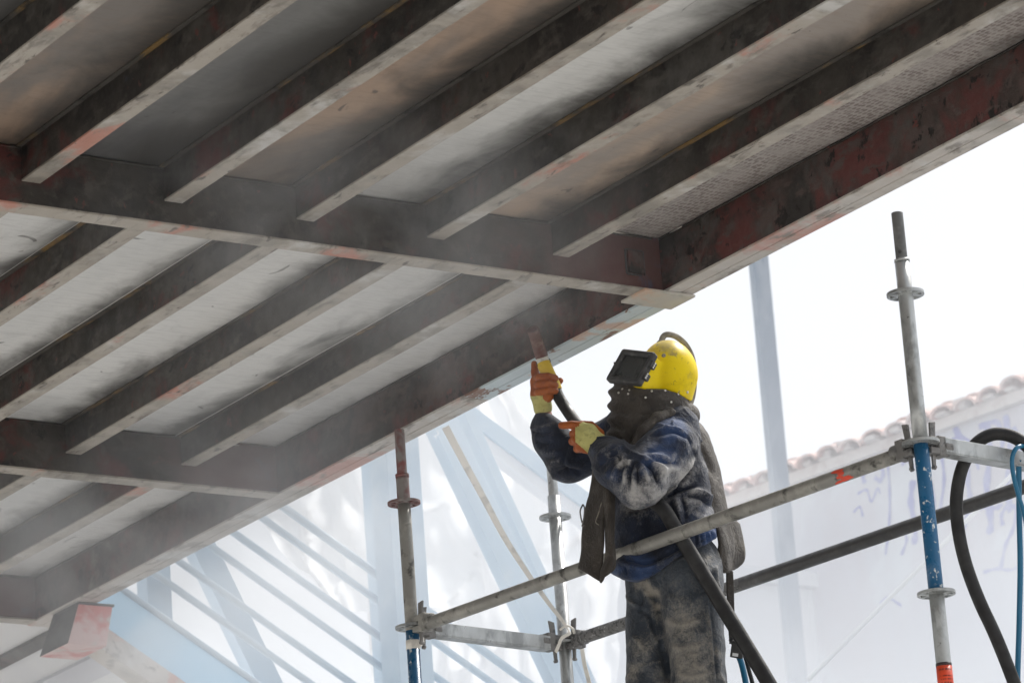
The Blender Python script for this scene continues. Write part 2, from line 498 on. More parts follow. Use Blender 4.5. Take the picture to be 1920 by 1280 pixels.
def helmet_grime():
    nt = M_yellow.node_tree; bs = nt.nodes["Principled BSDF"]
    src = bs.inputs["Base Color"].links[0].from_socket
    ad = nt.nodes.new("ShaderNodeAttribute"); ad.attribute_name = "dust"
    nz = n_noise(nt, n_pos(nt, (1, 1, 1), 'object'), 55, 6, 0.7, .5)
    f = n_math(nt, 'ADD', ad.outputs["Fac"], n_math(nt, 'MULTIPLY', n_math(nt, 'SUBTRACT', nz, 0.5), 0.9))
    nt.links.new(n_mix(nt, n_range(nt, f, .15, .95, 0, .75), src, (0.30, 0.245, 0.13)), bs.inputs["Base Color"])
helmet_grime()
M_yellow.node_tree.nodes["Principled BSDF"].inputs["Specular IOR Level"].default_value = 0.18
M_black = weather("worn_black_rubber_frame", (0.042, 0.042, 0.043), [((0.10, 0.098, 0.095), 30, 0.55, 0.68, ONE)], 0.65, 0, 0.3, 0.002, 120)
M_glass = weather("dark_dusty_visor_glass", (0.030, 0.034, 0.034), [((0.05, 0.052, 0.05), 16, 0.45, 0.66, ONE), ((0.055, 0.028, 0.03), 9, 0.62, 0.72, ONE)], 0.28, 0, 0.05)
M_metal = new_mat("bright_rivet_metal", (0.62, 0.60, 0.56), 0.4, 0.7)
M_hosegrey = weather("grey_dusted_air_tube", (0.26, 0.24, 0.20), [((0.16, 0.145, 0.12), 40, 0.45, 0.62, ONE)], 0.75, 0, 0.4, 0.003, 140)
M_nozzle = weather("rusty_ceramic_nozzle", (0.110, 0.050, 0.040), [((0.20, 0.14, 0.12), 25, 0.5, 0.66, (1, 1, 1)), ((0.10, 0.03, 0.024), 18, 0.5, 0.62, ONE)], 0.6, 0, 0.3)
M_nozzle_in = new_mat("nozzle_bore", (0.10, 0.02, 0.018), 0.7)
M_white = weather("dirty_white_ring", (0.60, 0.60, 0.56), [((0.40, 0.40, 0.37), 30, 0.5, 0.66, ONE)], 0.55)
M_ysleeve = weather("yellow_nozzle_sleeve", (0.68, 0.47, 0.02), [((0.40, 0.27, 0.03), 40, 0.6, 0.7, ONE)], 0.45)

# background
M_paleblue = weather("pale_blue_white_steel", (0.47, 0.58, 0.67), [((0.40, 0.51, 0.61), 1.6, 0.45, 0.66, ONE), ((0.56, 0.64, 0.70), 2.6, 0.5, 0.7, ONE)], 0.5, 0, 0.05)
M_skyblue = weather("sky_blue_stringer_paint", (0.42, 0.66, 0.85), [((0.46, 0.69, 0.86), 1.2, 0.4, 0.7, ONE)], 0.45, 0, 0.05)
M_bluegrey = weather("blue_grey_zinc_column", (0.22, 0.27, 0.335),
                     [((0.31, 0.355, 0.41), 3.0, 0.45, 0.66, (1, 1, .5)), ((0.16, 0.205, 0.27), 5.0, 0.55, 0.68, (1, 1, .4)), ((0.52, 0.36, 0.18), 6.0, 0.72, 0.76, ONE)], 0.5, 0.1, 0.1)
M_wall = weather("pale_lavender_render", (0.52, 0.53, 0.58), [((0.50, 0.48, 0.52), 0.9, 0.45, 0.65, (1, 1, .5)), ((0.56, 0.59, 0.63), 1.7, 0.5, 0.66, ONE)], 0.8, 0, 0.2, 0.01, 20)
M_wall2 = weather("pale_grey_render", (0.70, 0.71, 0.73), [((0.64, 0.65, 0.68), 1.1, 0.45, 0.65, ONE)], 0.8, 0, 0.2, 0.01, 20)
M_spray = weather("violet_spray_paint", (0.15, 0.16, 0.44), [((0.30, 0.31, 0.52), 4.0, 0.42, 0.62, ONE)], 0.7)
M_tile = weather("faded_pink_roof_tile", (0.62, 0.44, 0.40), [((0.66, 0.56, 0.53), 6, 0.45, 0.62, ONE), ((0.50, 0.36, 0.33), 11, 0.55, 0.66, ONE)], 0.85)
M_mortar = weather("pale_mortar", (0.62, 0.58, 0.56), [((0.52, 0.46, 0.44), 7, 0.5, 0.66, ONE)], 0.9)
M_whitepaint = new_mat("white_paint", (0.80, 0.81, 0.82), 0.5)
M_ground = weather("dusty_pale_concrete", (0.50, 0.485, 0.46), [((0.44, 0.425, 0.40), 0.35, 0.45, 0.65, ONE), ((0.56, 0.545, 0.52), 1.7, 0.5, 0.66, ONE)], 0.9, 0, 0.3, 0.01, 12)


def sheet_mat():
    m = new_mat("translucent_plastic_sheet", (0.84, 0.85, 0.86), 0.75)
    nt = m.node_tree
    bs = nt.nodes["Principled BSDF"]
    out = nt.nodes["Material Output"]
    tr = nt.nodes.new("ShaderNodeBsdfTranslucent"); tr.inputs[0].default_value = (0.88, 0.89, 0.90, 1)
    mx = nt.nodes.new("ShaderNodeMixShader"); mx.inputs[0].default_value = 0.62
    nt.links.new(bs.outputs[0], mx.inputs[1]); nt.links.new(tr.outputs[0], mx.inputs[2])
    tp = nt.nodes.new("ShaderNodeBsdfTransparent")
    m2 = nt.nodes.new("ShaderNodeMixShader"); m2.inputs[0].default_value = 0.12
    nt.links.new(mx.outputs[0], m2.inputs[1]); nt.links.new(tp.outputs[0], m2.inputs[2])
    nt.links.new(m2.outputs[0], out.inputs[0])
    n_bump(nt, n_noise(nt, n_pos(nt, (1, 1, 1)), 5, 5, 0.6, 0.6), 0.4, 0.05)
    return m
M_sheet = sheet_mat()

# ------------------------------------------------------------------ ground
g = MB()
g.grid([[(x, y, 0.0) for y in np.linspace(-300, 300, 13)] for x in np.linspace(-300, 300, 13)], False)
tag(g.build("ground", M_ground), kind="structure")

# ------------------------------------------------------------------ bridge deck (seen from below)
ZB = 5.907                    # underside of girders and cross beams
ZD = ZB + 0.200               # underside of the deck plate
ZS = ZD - 0.120               # underside of the stringers
GX0, GX1 = 7.893, 8.003       # edge girder
CBY = [5.40, 8.10, 10.800, 13.490, 15.640, 18.3]
CBW = 0.075
XL, YN, YF = -1.2, 3.2, 18.6
deck = empty("bridge_deck", (GX0, 10.8, ZB), "steel bridge deck overhead seen from below, with parallel stringers and dark grimy beams", "bridge")

# edge girder: web, seamed bottom flange
YG = 15.735
girder = MB().box((GX0 + .002, YN, ZB + .010), (GX1 - .002, YG, ZD - .002)).build("edge_girder", M_girder, deck, 0.003)
mid = (GX0 + GX1) / 2 + .003
MB().box((GX0, YN, ZB), (mid - .0015, 10.93, ZB + .0095)).build("bottom_flange", M_gflange, girder, 0.002)
MB().box((mid + .0015, YN, ZB), (GX1, 10.93, ZB + .0095)).build("bottom_flange", M_gflange, girder, 0.002)
MB().box((GX0, 10.932, ZB), (mid - .0015, 12.10, ZB + .0095)).build("bottom_flange", M_blueflange, girder, 0.002)
MB().box((mid + .0015, 10.932, ZB), (GX1, 12.10, ZB + .0095)).build("bottom_flange", M_blueflange, girder, 0.002)
MB().box((GX0, 12.102, ZB), (mid - .0015, YG, ZB + .0095)).build("bottom_flange", M_gflange, girder, 0.002)
MB().box((mid + .0015, 12.102, ZB), (GX1, YG, ZB + .0095)).build("bottom_flange", M_gflange, girder, 0.002)
# weld along the deck line
wp = [(GX0 - .001, y, ZD - .006 + rng.normal(0, .0012)) for y in np.arange(YN, YG, .05)]
MB().tube(wp, .004, 6).build("weld_bead", M_web, girder)

XLs = [SX0 + SP * k for k in range(-13, 5)]
bays = list(zip(CBY[:-1], CBY[1:])) + [(YN, CBY[0] - CBW)]
for bi, y0 in enumerate(CBY):
    cb = MB().box((XL, y0 + .001, ZB + .009), (GX0 - .001, y0 + CBW - .001, ZD - .002)).build("cross_beam", M_cross, deck, 0.003)
    MB().box((XL, y0 - .002, ZB), (GX0 - .002, y0 + CBW + .002, ZB + .0085)).build("bottom_flange", M_flange, cb, 0.002)
    wp = [(x, y0 - .001, ZD - .008 + rng.normal(0, .001)) for x in np.arange(XL, GX0, .06)]
    MB().tube(wp, .004, 6).build("weld_bead", M_web, cb)
segs = [(YN, CBY[0])] + [(a + CBW, b) for a, b in zip(CBY[:-1], CBY[1:])] + [(CBY[-1] + CBW, YF)]
drift = [0, 0, 0, 0.03, 0.02, 0.02]
mesh_cache = {}
for si, (a, b) in enumerate(segs):
    for k, x in enumerate(XLs):
        jx = random.uniform(-.006, .006) + drift[min(si, 5)] * .6
        key = si
        if key not in mesh_cache:
            mesh_cache[key] = (MB().box((0, a + .001, .0065), (.060, b - .001, .1125)).mesh("stringer"),
                               MB().box((-.002, a + .0015, 0), (.062, b - .0015, .006)).mesh("bottom_flange"),
                               MB().box((-.016, a + .002, .113), (.074, b - .002, .1185)).mesh("top_strip"))
            for me, mm in zip(mesh_cache[key], (M_web, M_flange, M_strip)):
                me.materials.append(mm)
        s = bpy.data.objects.new("stringer", mesh_cache[key][0]); s.location = (x + jx, 0, ZS)
        s.matrix_world = Matrix.Translation(s.location)
        link(s, deck)
        for me in mesh_cache[key][1:]:
            c = bpy.data.objects.new(me.name, me); link(c); c.parent = s
# deck panels between the stringers
edges = [XL] + [x + .03 for x in XLs if x > XL + .2] + [GX1]
tones_up = {5.455: 'grey', 5.952: 'tan', 6.448: 'pale', 6.945: 'tanlight', 7.441: 'dots', 4.959: 'tan', 4.462: 'grey'}
for si, (a, b) in enumerate(segs):
    for x0, x1 in zip(edges[:-1], edges[1:]):
        near = min(tones_up, key=lambda q: abs(q + .03 - x0))
        if si <= 2:
            tone = tones_up[near] if abs(near + .03 - x0) < .1 else 'grey'
        else:
            tone = 'white'
        ya, yb = a - CBW / 2 + .001, b + CBW / 2 - .001
        if si == 0: ya = a
        if si == len(segs) - 1: yb = b
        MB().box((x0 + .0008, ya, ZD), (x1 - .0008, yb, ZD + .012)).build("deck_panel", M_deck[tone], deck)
MB().box((XL, YN, ZD + .0125), (GX1, YF, ZD + .14)).build("deck_slab", M_web, deck)

# splice plate below girder / cross beam corner, patch plate on the cross beam web
MB().box((GX0 - .095, 10.775, ZB - .0105), (GX1 + .006, 10.925, ZB - .0005)).build("splice_plate", M_plate, deck, 0.002)
pc = on_axis(1190, 492, 1, CBY[2])
MB().box((pc[0] - .032, CBY[2] - .011, pc[2] - .040), (pc[0] + .032, CBY[2] - .001, pc[2] + .040)).build("patch_plate", M_girder, deck, 0.002)
gap = MB()
for dx, dz, w, h in ((-.038, 0, .004, .088), (.038, .0, .003, .086), (0, .044, .07, .004), (-.005, -.045, .06, .005)):
    gap.box((pc[0] + dx - w / 2, CBY[2] - .004, pc[2] + dz - h / 2), (pc[0] + dx + w / 2, CBY[2] + .002, pc[2] + dz + h / 2))
gap.build("patch_weld", M_black, deck)
# small bright drips of fresh weld
for (px, py, ax, val) in ((1160, 436, 1, CBY[2] - .004), (1268, 430, 0, GX0 - .004), (432, 833, 1, CBY[3] - .004), (98, 1057, 1, CBY[4] - .004)):
    p = on_axis(px, py, ax, val)
    d = np.array([1, 0, 0]) if ax == 1 else np.array([0, 1, 0])
    MB().tube([p - d * .035, p - d * .01, p + d * .012, p + d * .04], [.0015, .004, .0035, .0012], 6).build("weld_drip", M_metal, deck)

# bracket stub below the far corner of the deck
bA = on_axis(148, 1127, 2, ZB)
yb0 = bA[1]
bTL, bTR = np.array([bA[0], yb0, ZB - .001]), np.array([bA[0] + .165, yb0, ZB - .001])
bBL, bBR = on_axis(127, 1205, 1, yb0), on_axis(200, 1211, 1, yb0)
dY = np.array([0, .25, 0]); dYb = np.array([-.012, .25, -.004])
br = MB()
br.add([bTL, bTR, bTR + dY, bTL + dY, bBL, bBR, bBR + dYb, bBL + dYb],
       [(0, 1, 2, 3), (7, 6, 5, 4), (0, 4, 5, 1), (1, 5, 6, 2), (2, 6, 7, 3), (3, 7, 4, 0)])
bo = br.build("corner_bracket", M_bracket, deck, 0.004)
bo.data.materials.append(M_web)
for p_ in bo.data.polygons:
    if p_.normal.x < -.8: p_.material_index = 1  # left face takes the dark web steel, painting in its shade
MB().box((bTL[0] - .006, yb0 - .006, ZB - .012), (bTR[0] + .004, yb0 + .24, ZB - .0015)).build("bracket_cap_plate", M_web, deck, .002)

# ------------------------------------------------------------------ scaffold
RD = np.array([-0.1212, 0.9926, 0.0])                     # along the guard rails, away from the camera
RN = np.array([0.9926, 0.1212, 0.0])                      # across the platform
SA = at(1727, 835, 13.1)
RZ = SA[2]
BAY, WID = 2.645, 0.74
pR = SA.copy(); pL = SA + RD * BAY; pB = pL + RN * WID; pBR = SA + RN * WID
scaf = empty("scaffold", (SA[0], SA[1], 0), "galvanised tube scaffold with blue painted posts around the worker", "scaffold")
TR = 0.0243

def post_z(p, px, py):
    return on_axis(px, py, 1, p[1])[2]

def rosette(p, z, mat, parent):
    mb = MB()
    c = np.array([p[0], p[1], z])
    def ring(r0, r1, h, n=40):
        vs_, fs_ = [], []
        for k in range(n):
            a = 2 * math.pi * k / n
            for r, hh in ((r0, -h), (r1, -h), (r1, h), (r0, h)):
                vs_.append(c + np.array([r * math.cos(a), r * math.sin(a), hh]))
        for k in range(n):
            k2 = (k + 1) % n
            for q in range(4):
                q2 = (q + 1) % 4
                fs_.append((k * 4 + q, k2 * 4 + q, k2 * 4 + q2, k * 4 + q2))
        mb.add(vs_, fs_)
    ring(TR - .001, TR + .009, .0048)
    ring(.0515, .0615, .0045)
    for k in range(8):
        a = 2 * math.pi * (k + .5) / 8
        d = np.array([math.cos(a), math.sin(a), 0]); n_ = np.array([-math.sin(a), math.cos(a), 0])
        w = .0085 if k % 2 else .006
        mb.box((TR + .007, -w, -.0042), (.053, w, .0042), (d, n_, (0, 0, 1)), c)
    return mb.build("rosette", mat, parent)

def wedge_head(p, z, d, parent, mat=M_cast, rad=TR):
    """ledger end gripping a rosette: two jaws, a body and the driven wedge"""
    d = np.array(d, float); n_ = np.array([-d[1], d[0], 0])
    up = np.array([0, 0, 1.0])
    c = np.array([p[0], p[1], z])
    mb = MB()
    for zz in (.018, -.018):
        mb.box((TR + .001, -.021, -.011), (.072, .021, .011), (d, n_, up), c + up * zz)
    mb.box((.062, -.022, -.034), (.098, .022, .034), (d, n_, up), c)
    mb.tube([c + d * .09, c + d * .125], rad + .003, 18)
    h = mb.build("wedge_head", mat, parent, .004)
    wb = MB()
    prof = [(-.0, -.075), (.012, -.078), (.016, -.03), (.024, .045), (.030, .085), (.004, .080), (.001, .04)]
    o = c + d * .044
    wb.prism([o + d * a + up * b - n_ * .004 for a, b in prof], n_ * .008)
    wb.tube([o + d * .007 + up * -.07 - n_ * .008, o + d * .007 + up * -.07 + n_ * .008], .006, 10)
    wb.build("wedge", M_cast, h, .001)
    return h

def tube_rail(name, a, b, mat, parent, rad=TR):
    a, b = np.array(a, float), np.array(b, float)
    return MB().tube([a + (b - a) * t for t in np.linspace(0, 1, 12)], rad, 28).build(name, mat, parent)

def make_post(p, zs, mats, label=None):
    """zs: list of z from the top down, mats between them; first is the spigot"""
    first = None
    for (z1, z0), (mat, r) in zip(zip(zs[:-1], zs[1:]), mats):
        mb = MB().tube([(p[0], p[1], z) for z in np.linspace(z0, z1, 6)], r, 30)
        if first is None:
            first = mb.build("post", mat, scaf, .0015)
            if label: first["label"] = label
        else:
            mb.build("tube_section", mat, first)
    return first

# right front post
zt, zs1 = post_z(pR, 1680, 399), post_z(pR, 1690, 490)
zr1 = post_z(pR, 1694, 551); zr2 = RZ + .008; zr3 = post_z(pR, 1755, 1112); ztape = post_z(pR, 1771, 1249)
po = make_post(pR, [zt, zs1, zr2, zr3, ztape - .12, 0.05], [(M_spigot, .0192), (M_galv, TR), (M_bluepaint, TR), (M_galv, TR), (M_bluepaint, TR)], "post with bare tube, blue chipped middle and red tape")
for z, m in ((zr1, M_galv), (zr2, M_galv), (zr3, M_galv), (zr3 - .5, M_galv)):
    rosette(pR, z, m, po)
ph = on_axis(1688, 475, 1, pR[1])
vd = np.array([-.66, -.75, 0])
MB().tube([ph + vd * .0170, ph + vd * .0206], .0058, 14).build("pin_hole", M_black, po)
MB().tube([(pR[0], pR[1], zs1 - .002), (pR[0], pR[1], zs1 + .006)], TR + .0012, 28).build("collar", M_galv, po)
# printed tape
tp = MB().tube([(pR[0], pR[1], ztape - .10), (pR[0], pR[1], ztape)], TR + .0012, 30).build("tape_band", M_redtape, po)
MB().tube([(pR[0], pR[1], ztape + .0005), (pR[0], pR[1], ztape + .010)], TR + .0011, 30).build("tape_edge", M_print, tp)
pr = MB()
for row, (zz, hh) in enumerate(((ztape - .016, .006), (ztape - .036, .004), (ztape - .047, .004), (ztape - .060, .006), (ztape - .075, .004))):
    a = -2.9
    while a < -1.2:
        wv = random.uniform(.03, .09)
        r_ = TR + .0017
        q = [(pR[0] + r_ * math.cos(t), pR[1] + r_ * math.sin(t), zz + z_) for t, z_ in ((a, 0), (a + wv, 0), (a + wv, hh), (a, hh))]
        if random.random() < .75: pr.add(q, [(0, 1, 2, 3)])
        a += wv + .035
pr.build("tape_print", M_print, tp)

# left front post
ztl, zl1, zl2 = post_z(pL, 752, 806), post_z(pL, 757, 893), post_z(pL, 760, 943)
po2 = make_post(pL, [ztl, zl1, zl2, RZ - .01, 0.05], [(M_redpost, .0192), (M_redpost, TR), (M_darkgalv, TR), (M_bluepaint, TR)], "post with red dusted top and blue lower tube")
rosette(pL, zl2, M_redpost, po2); rosette(pL, RZ + .004, M_galv, po2); rosette(pL, RZ - .5, M_galv, po2)
MB().tube([(pL[0], pL[1], zl1 - .004), (pL[0], pL[1], zl1 + .008)], TR + .0015, 28).build("collar", M_redpost, po2)
zt_ = RZ - .062
tb = MB().tube([(pL[0], pL[1], zt_ - .018), (pL[0], pL[1], zt_ + .016)], TR + .002, 28)
tb.ribbon([(pL[0] - .02, pL[1] - .022, zt_), (pL[0] + .01, pL[1] - .036, zt_ - .004), (pL[0] + .03, pL[1] - .03, zt_ + .012)], [(0, 0, .012)] * 3, .002)
tb.build("wrapped_webbing", M_strap, po2)

# rear left post and rear right post
zb1, zb2 = post_z(pB, 1033, 880), post_z(pB, 1037, 930)
po3 = make_post(pB, [zb1 + .06, zb2, 0.05], [(M_galv, .0192), (M_galv, TR)])
zr_b = post_z(pB, 1040, 969)
rosette(pB, zr_b, M_galv, po3); rosette(pB, RZ + .012, M_galv, po3); rosette(pB, RZ - .5, M_galv, po3)
po4 = make_post(pBR, [RZ + 1.2, RZ + 1.1, 0.05], [(M_galv, .0192), (M_bluepaint, TR)])
rosette(pBR, RZ + .01, M_galv, po4)

# rails and transoms
fr = tube_rail("rail", pR + RD * .1 + np.array([0, 0, -.004]), pL - RD * .1 + np.array([0, 0, -.004]), M_darkgalv, scaf)
wedge_head(pR, RZ + .004, RD, fr, M_cast); wedge_head(pL, RZ + .004, -RD, fr, M_darkgalv)
rr = tube_rail("rail", pB - RD * .1 + np.array([0, 0, .012]), pB - RD * 1.0 + np.array([0, 0, .012]), M_dusty, scaf)
rr["label"] = "dust speckled end of the rear rail"
tube_rail("rail", pB - RD * 1.0 + np.array([0, 0, .012]), pBR + RD * .1 + np.array([0, 0, .016]), M_blackgalv, scaf)
wedge_head(pB, RZ + .012, -RD, rr, M_dusty)
for p, q, zz in ((pL, pB, RZ + .002), (pR, pBR, RZ + .006)):
    w = (q - p) / np.linalg.norm(q - p)
    n_ = np.array([-w[1], w[0], 0]); up = np.array([0, 0, 1.0])
    mb = MB()
    c = p + up * (zz - RZ)
    # U profile transom, open side up
    mb.box((.09, -.0245, -.026), (WID - .09, .0245, -.022), (w, n_, up), c)
    mb.box((.09, -.0245, -.0215), (WID - .09, -.0205, .027), (w, n_, up), c)
    mb.box((.09, .0205, -.0215), (WID - .09, .0245, .027), (w, n_, up), c)
    t_ = mb.build("transom", M_galv, scaf, .003)
    wedge_head(p, RZ + .004, w, t_); wedge_head(q, RZ + .010, -w, t_)
# lower rails and the boards he stands on
PZ = None

# red spray mark on the front rail
rc = at(1592, 882, 13.37)
dvec = RD
tpar = (rc - (pR + np.array([0, 0, -.004]))) @ RD
c0 = pR + np.array([0, 0, -.004])
view = -ray(1592, 882); view -= RD * (view @ RD); view /= np.linalg.norm(view)
side = np.cross(RD, view)
if side[2] < 0: side = -side
mk = MB()
def rail_pt(s, h):       # s along the rail (towards the left in the picture), h across, metres of arc
    a = h / TR
    return c0 + RD * (tpar + s) + (view * math.cos(a) + side * math.sin(a)) * (TR + .0009)
def rail_blob(s0, h0, rs, rh, seed):
    rr_ = random.Random(seed)
    n = 14
    ring = []
    for k in range(n):
        a = 2 * math.pi * k / n
        q = rr_.uniform(.7, 1.25)
        ring.append(rail_pt(s0 + rs * q * math.cos(a), h0 + rh * q * math.sin(a)))
    mk.add([rail_pt(s0, h0)] + ring, [(0, 1 + k, 1 + (k + 1) % n) for k in range(n)])
for i, (s_, h_, a_, b_) in enumerate(((.018, .020, .016, .008), (.000, .016, .014, .007), (-.006, .006, .012, .007), (.004, -.003, .014, .006),
                                      (-.012, -.010, .018, .006), (-.028, -.016, .016, .007), (.010, -.018, .014, .006), (.026, -.022, .014, .006), (-.006, -.021, .02, .006))):
    rail_blob(s_, h_, a_ * 1.25, b_ * .9, i)
mk.build("spray_mark", M_redpaint, fr)

# ------------------------------------------------------------------ webbing strap from the frame to the rear post
SP_ = [at(835, 800, 15.75), at(868, 862, 15.72), at(905, 930, 15.68), at(945, 1005, 15.6), at(985, 1068, 15.55), at(1025, 1125, 15.47), at(1052, 1160, 15.40), at(1063, 1176, 15.36)]
sp = smooth_path(SP_, 6)
wv = []
for i in range(len(sp)):
    t = i / (len(sp) - 1)
    hw = .0155 * (1 - t) + .006 * t
    wv.append(RC.T @ np.array([.9, -.45, .2 + .4 * math.sin(5 * t)]) / 1.05 * hw)
strap = MB().ribbon(sp, wv, .0025)
kn = at(1060, 1180, 15.34)
loop = smooth_path([at(1063, 1176, 15.34), at(1068, 1186, 15.33), at(1054, 1195, 15.33), at(1048, 1208, 15.34), at(1042, 1222, 15.36)], 6)
strap.ribbon(loop, [RC.T @ np.array([.6, .5, .4]) * .008] * len(loop), .003)
lp2 = smooth_path([at(1050, 1180, 15.35), at(1062, 1172, 15.34), at(1074, 1178, 15.36), at(1076, 1186, 15.38)], 6)
strap.tube(lp2, .0045, 8)
tail = smooth_path([at(1074, 1182, 15.40), at(1086, 1190, 15.5), at(1091, 1215, 15.5), at(1096, 1245, 15.5), at(1106, 1285, 15.5), at(1112, 1330, 15.5), at(1104, 1380, 15.5)], 6)
tw = [RC.T @ np.array([.8, .1, .5 * math.sin(i * .2)]) * (.004 + .006 * min(1, i / 14)) for i in range(len(tail))]
strap.ribbon(tail, tw, .0025)
tag(strap.build("webbing_strap", M_strap), "cream webbing strap tied around the rear scaffold post and running up to the frame", "strap")

# ------------------------------------------------------------------ hoses at the right
hp = [at(2060, 1010, 13.35), at(1990, 905, 13.34), at(1935, 845, 13.33), at(1900, 819, 13.33), at(1862, 814, 13.33), at(1828, 834, 13.32), at(1803, 880, 13.31), at(1793, 940, 13.30), at(1798, 1000, 13.29),
      at(1812, 1060, 13.28), at(1836, 1125, 13.26), at(1866, 1190, 13.24), at(1898, 1270, 13.22), at(1930, 1360, 13.2), at(1960, 1480, 13.2)]
hl = MB().tube(smooth_path(hp, 8), .0215, 20)
tag(hl.build("blast_hose_loop", M_rubber), "thick black hose looped over the right transom beside the blue post", "hose")
bp = [at(1872, 846, 13.27), at(1878, 828, 13.30), at(1888, 838, 13.27), at(1894, 880, 13.27), at(1905, 915, 13.28), at(1917, 950, 13.30), at(1926, 1000, 13.3), at(1922, 1090, 13.3), at(1915, 1200, 13.3), at(1911, 1300, 13.3), at(1915, 1420, 13.3)]
bh = MB().tube(smooth_path([at(1930, 835, 13.36), at(1908, 838, 13.28), at(1898, 858, 13.27), at(1900, 890, 13.27), at(1910, 930, 13.28), at(1920, 962, 13.28), at(1928, 1010, 13.3)], 8), .0075, 14)
bh.tube(smooth_path([at(1910, 862, 13.36), at(1911, 960, 13.36), at(1913, 1060, 13.34), at(1911, 1170, 13.32), at(1908, 1290, 13.30), at(1912, 1430, 13.3)], 8), .0095, 14)
tag(bh.build("air_hose_line", M_bluehose), "thin blue hose hanging beside the looped black hose at the right transom", "hose")

# ------------------------------------------------------------------ staircase behind, descending to the right
YS = 15.86
SL = -0.586                                             # rise per metre along +X
sc0 = on_axis(233, 1106, 1, YS)
stair = empty("staircase", (sc0[0] + 9.0, YS, 0), "pale blue steel staircase railing with sloping bars and a sky blue stringer plate", "staircase")
sd = np.array([1, 0, SL]); sd /= np.linalg.norm(sd)
sn = np.array([-sd[2], 0, sd[0]])
def slope_line(px, py):                                  # offset across the slope of a bar seen at that pixel
    p = on_axis(px, py, 1, YS)
    return (p - sc0) @ sn
low = slope_line(258, 1247)
mb = MB().box((-2.2, 0, low + .05), (11.0, .014, -.016), (sd, (0, 1, 0), sn), sc0)
mb.build("stringer_plate", M_skyblue, stair)
MB().box((-2.2, -.04, low - .052), (11.0, .10, low + .049), (sd, (0, 1, 0), sn), sc0).build("stringer_flange", M_gflange, stair, .003)
MB().box((-2.6, .101, low - .02), (11.0, 1.7, low + .03), (sd, (0, 1, 0), sn), sc0).build("soffit", M_wall2, stair)
for px, py, w_, mm in ((52, 1196, .030, M_web), (128, 1262, .06, M_wall)):
    s_ = (on_axis(px, py, 1, YS + .5) - sc0) @ sd
    MB().box((s_ - w_, .102, low - .045), (s_ + w_, 1.69, low - .0205), (sd, (0, 1, 0), sn), sc0).build("soffit_rib", mm, stair, .002)
for px, py, r in ((233, 1106, .0155), (380, 1138, .0175), (380, 1083, .0175), (560, 1140, .0175), (590, 1106, .0185), (600, 1048, .0175), (640, 1028, .0205)):
    o_ = slope_line(px, py)
    a = sc0 + sn * o_
    MB().tube([a + sd * t for t in (-2.0, 2, 6, 10.5)], r, 14).build("rail_bar", M_paleblue, stair)
for px, py, yy, w in ((298, 1082, YS + .05, .125), (736, 1200, YS + .08, .11)):
    p = on_axis(px, py, 1, yy)
    MB().box((p[0] - w / 2, yy, .2), (p[0] + w / 2, yy + .1, p[2] + 1.6)).build("post", M_paleblue, stair, .003)
def strut(a, b, yy, w, parent, mat, name="brace", thick=.08, angle=False):
    A, B = on_axis(*a, 1, yy), on_axis(*b, 1, yy)
    d = (B - A) / np.linalg.norm(B - A)
    n_ = np.cross((0, 1, 0), d)
    L_ = np.linalg.norm(B - A)
    mb = MB()
    if angle:                                           # angle iron: a flat leg and a standing leg
        mb.box((0, 0, -w / 2), (L_, .012, w / 2), (d, (0, 1, 0), n_), A)
        mb.box((0, .0121, -w / 2), (L_, thick, -w / 2 + .012), (d, (0, 1, 0), n_), A)
    else:
        mb.box((0, 0, -w / 2), (L_, thick, w / 2), (d, (0, 1, 0), n_), A)
    return mb.build(name, mat, parent, .002)
strut((372, 1000), (575, 1420), YS + .16, .128, stair, M_paleblue)

# ------------------------------------------------------------------ white steel frame behind the worker
YFm = 15.62
fc = on_axis(770, 1040, 1, YFm)
frame = empty("steel_frame", (fc[0], YFm, 0), "pale blue painted steel column with two long diagonal braces behind the left scaffold post", "steel frame")
MB().box((fc[0] - .098, YFm, 0.0), (fc[0] - .012, YFm + .16, fc[2] + 2.2)).build("column", M_paleblue, frame, .003)
MB().box((fc[0] - .010, YFm + .02, 0.0), (fc[0] + .098, YFm + .15, fc[2] + 2.2)).build("column_face", M_paleblue, frame, .003)
b1 = strut((775, 690), (1086, 1345), YFm + .18, .085, frame, M_paleblue)
strut((800, 690), (1111, 1345), YFm + .20, .075, frame, M_paleblue)
strut((852, 715), (1140, 1345), YFm + .24, .055, frame, M_paleblue)
strut((800, 712), (1200, 1012), YFm + .40, .085, frame, M_paleblue)
strut((800, 745), (1200, 1045), YFm + .42, .060, frame, M_wall2)
# the painted figure on the brace
cu = bpy.data.curves.new("painted_number", 'FONT')
cu.body = "2"; cu.size = .052; cu.extrude = .0004
txt = bpy.data.objects.new("painted_number", cu)
cu.materials.append(M_whitepaint)
link(txt)
tpz = on_axis(812, 816, 1, YFm + .177)
txt.matrix_world = Matrix(((.82, .57, 0, tpz[0]), (0, 0, -1, tpz[1]), (-.57, .82, 0, tpz[2]), (0, 0, 0, 1)))
bpy.context.view_layer.update()
dg = bpy.context.evaluated_depsgraph_get()
tm = bpy.data.meshes.new_from_object(txt.evaluated_get(dg))
tmw = txt.matrix_world.copy()
bpy.data.objects.remove(txt)
tm.transform(tmw)
tmo = bpy.data.objects.new("painted_number", tm); link(tmo, b1)

# zinc column at the right
YC = 20.4
cp = on_axis(1446, 690, 1, YC)
col = MB().box((cp[0] - .064, YC, 0), (cp[0] + .064, YC + .06, cp[2] + 3.0), None).build("steel_column", M_bluegrey, None, .004, (cp[0], YC, 0))
tag(col, "lone blue grey steel column standing to the right of the helmet", "column")

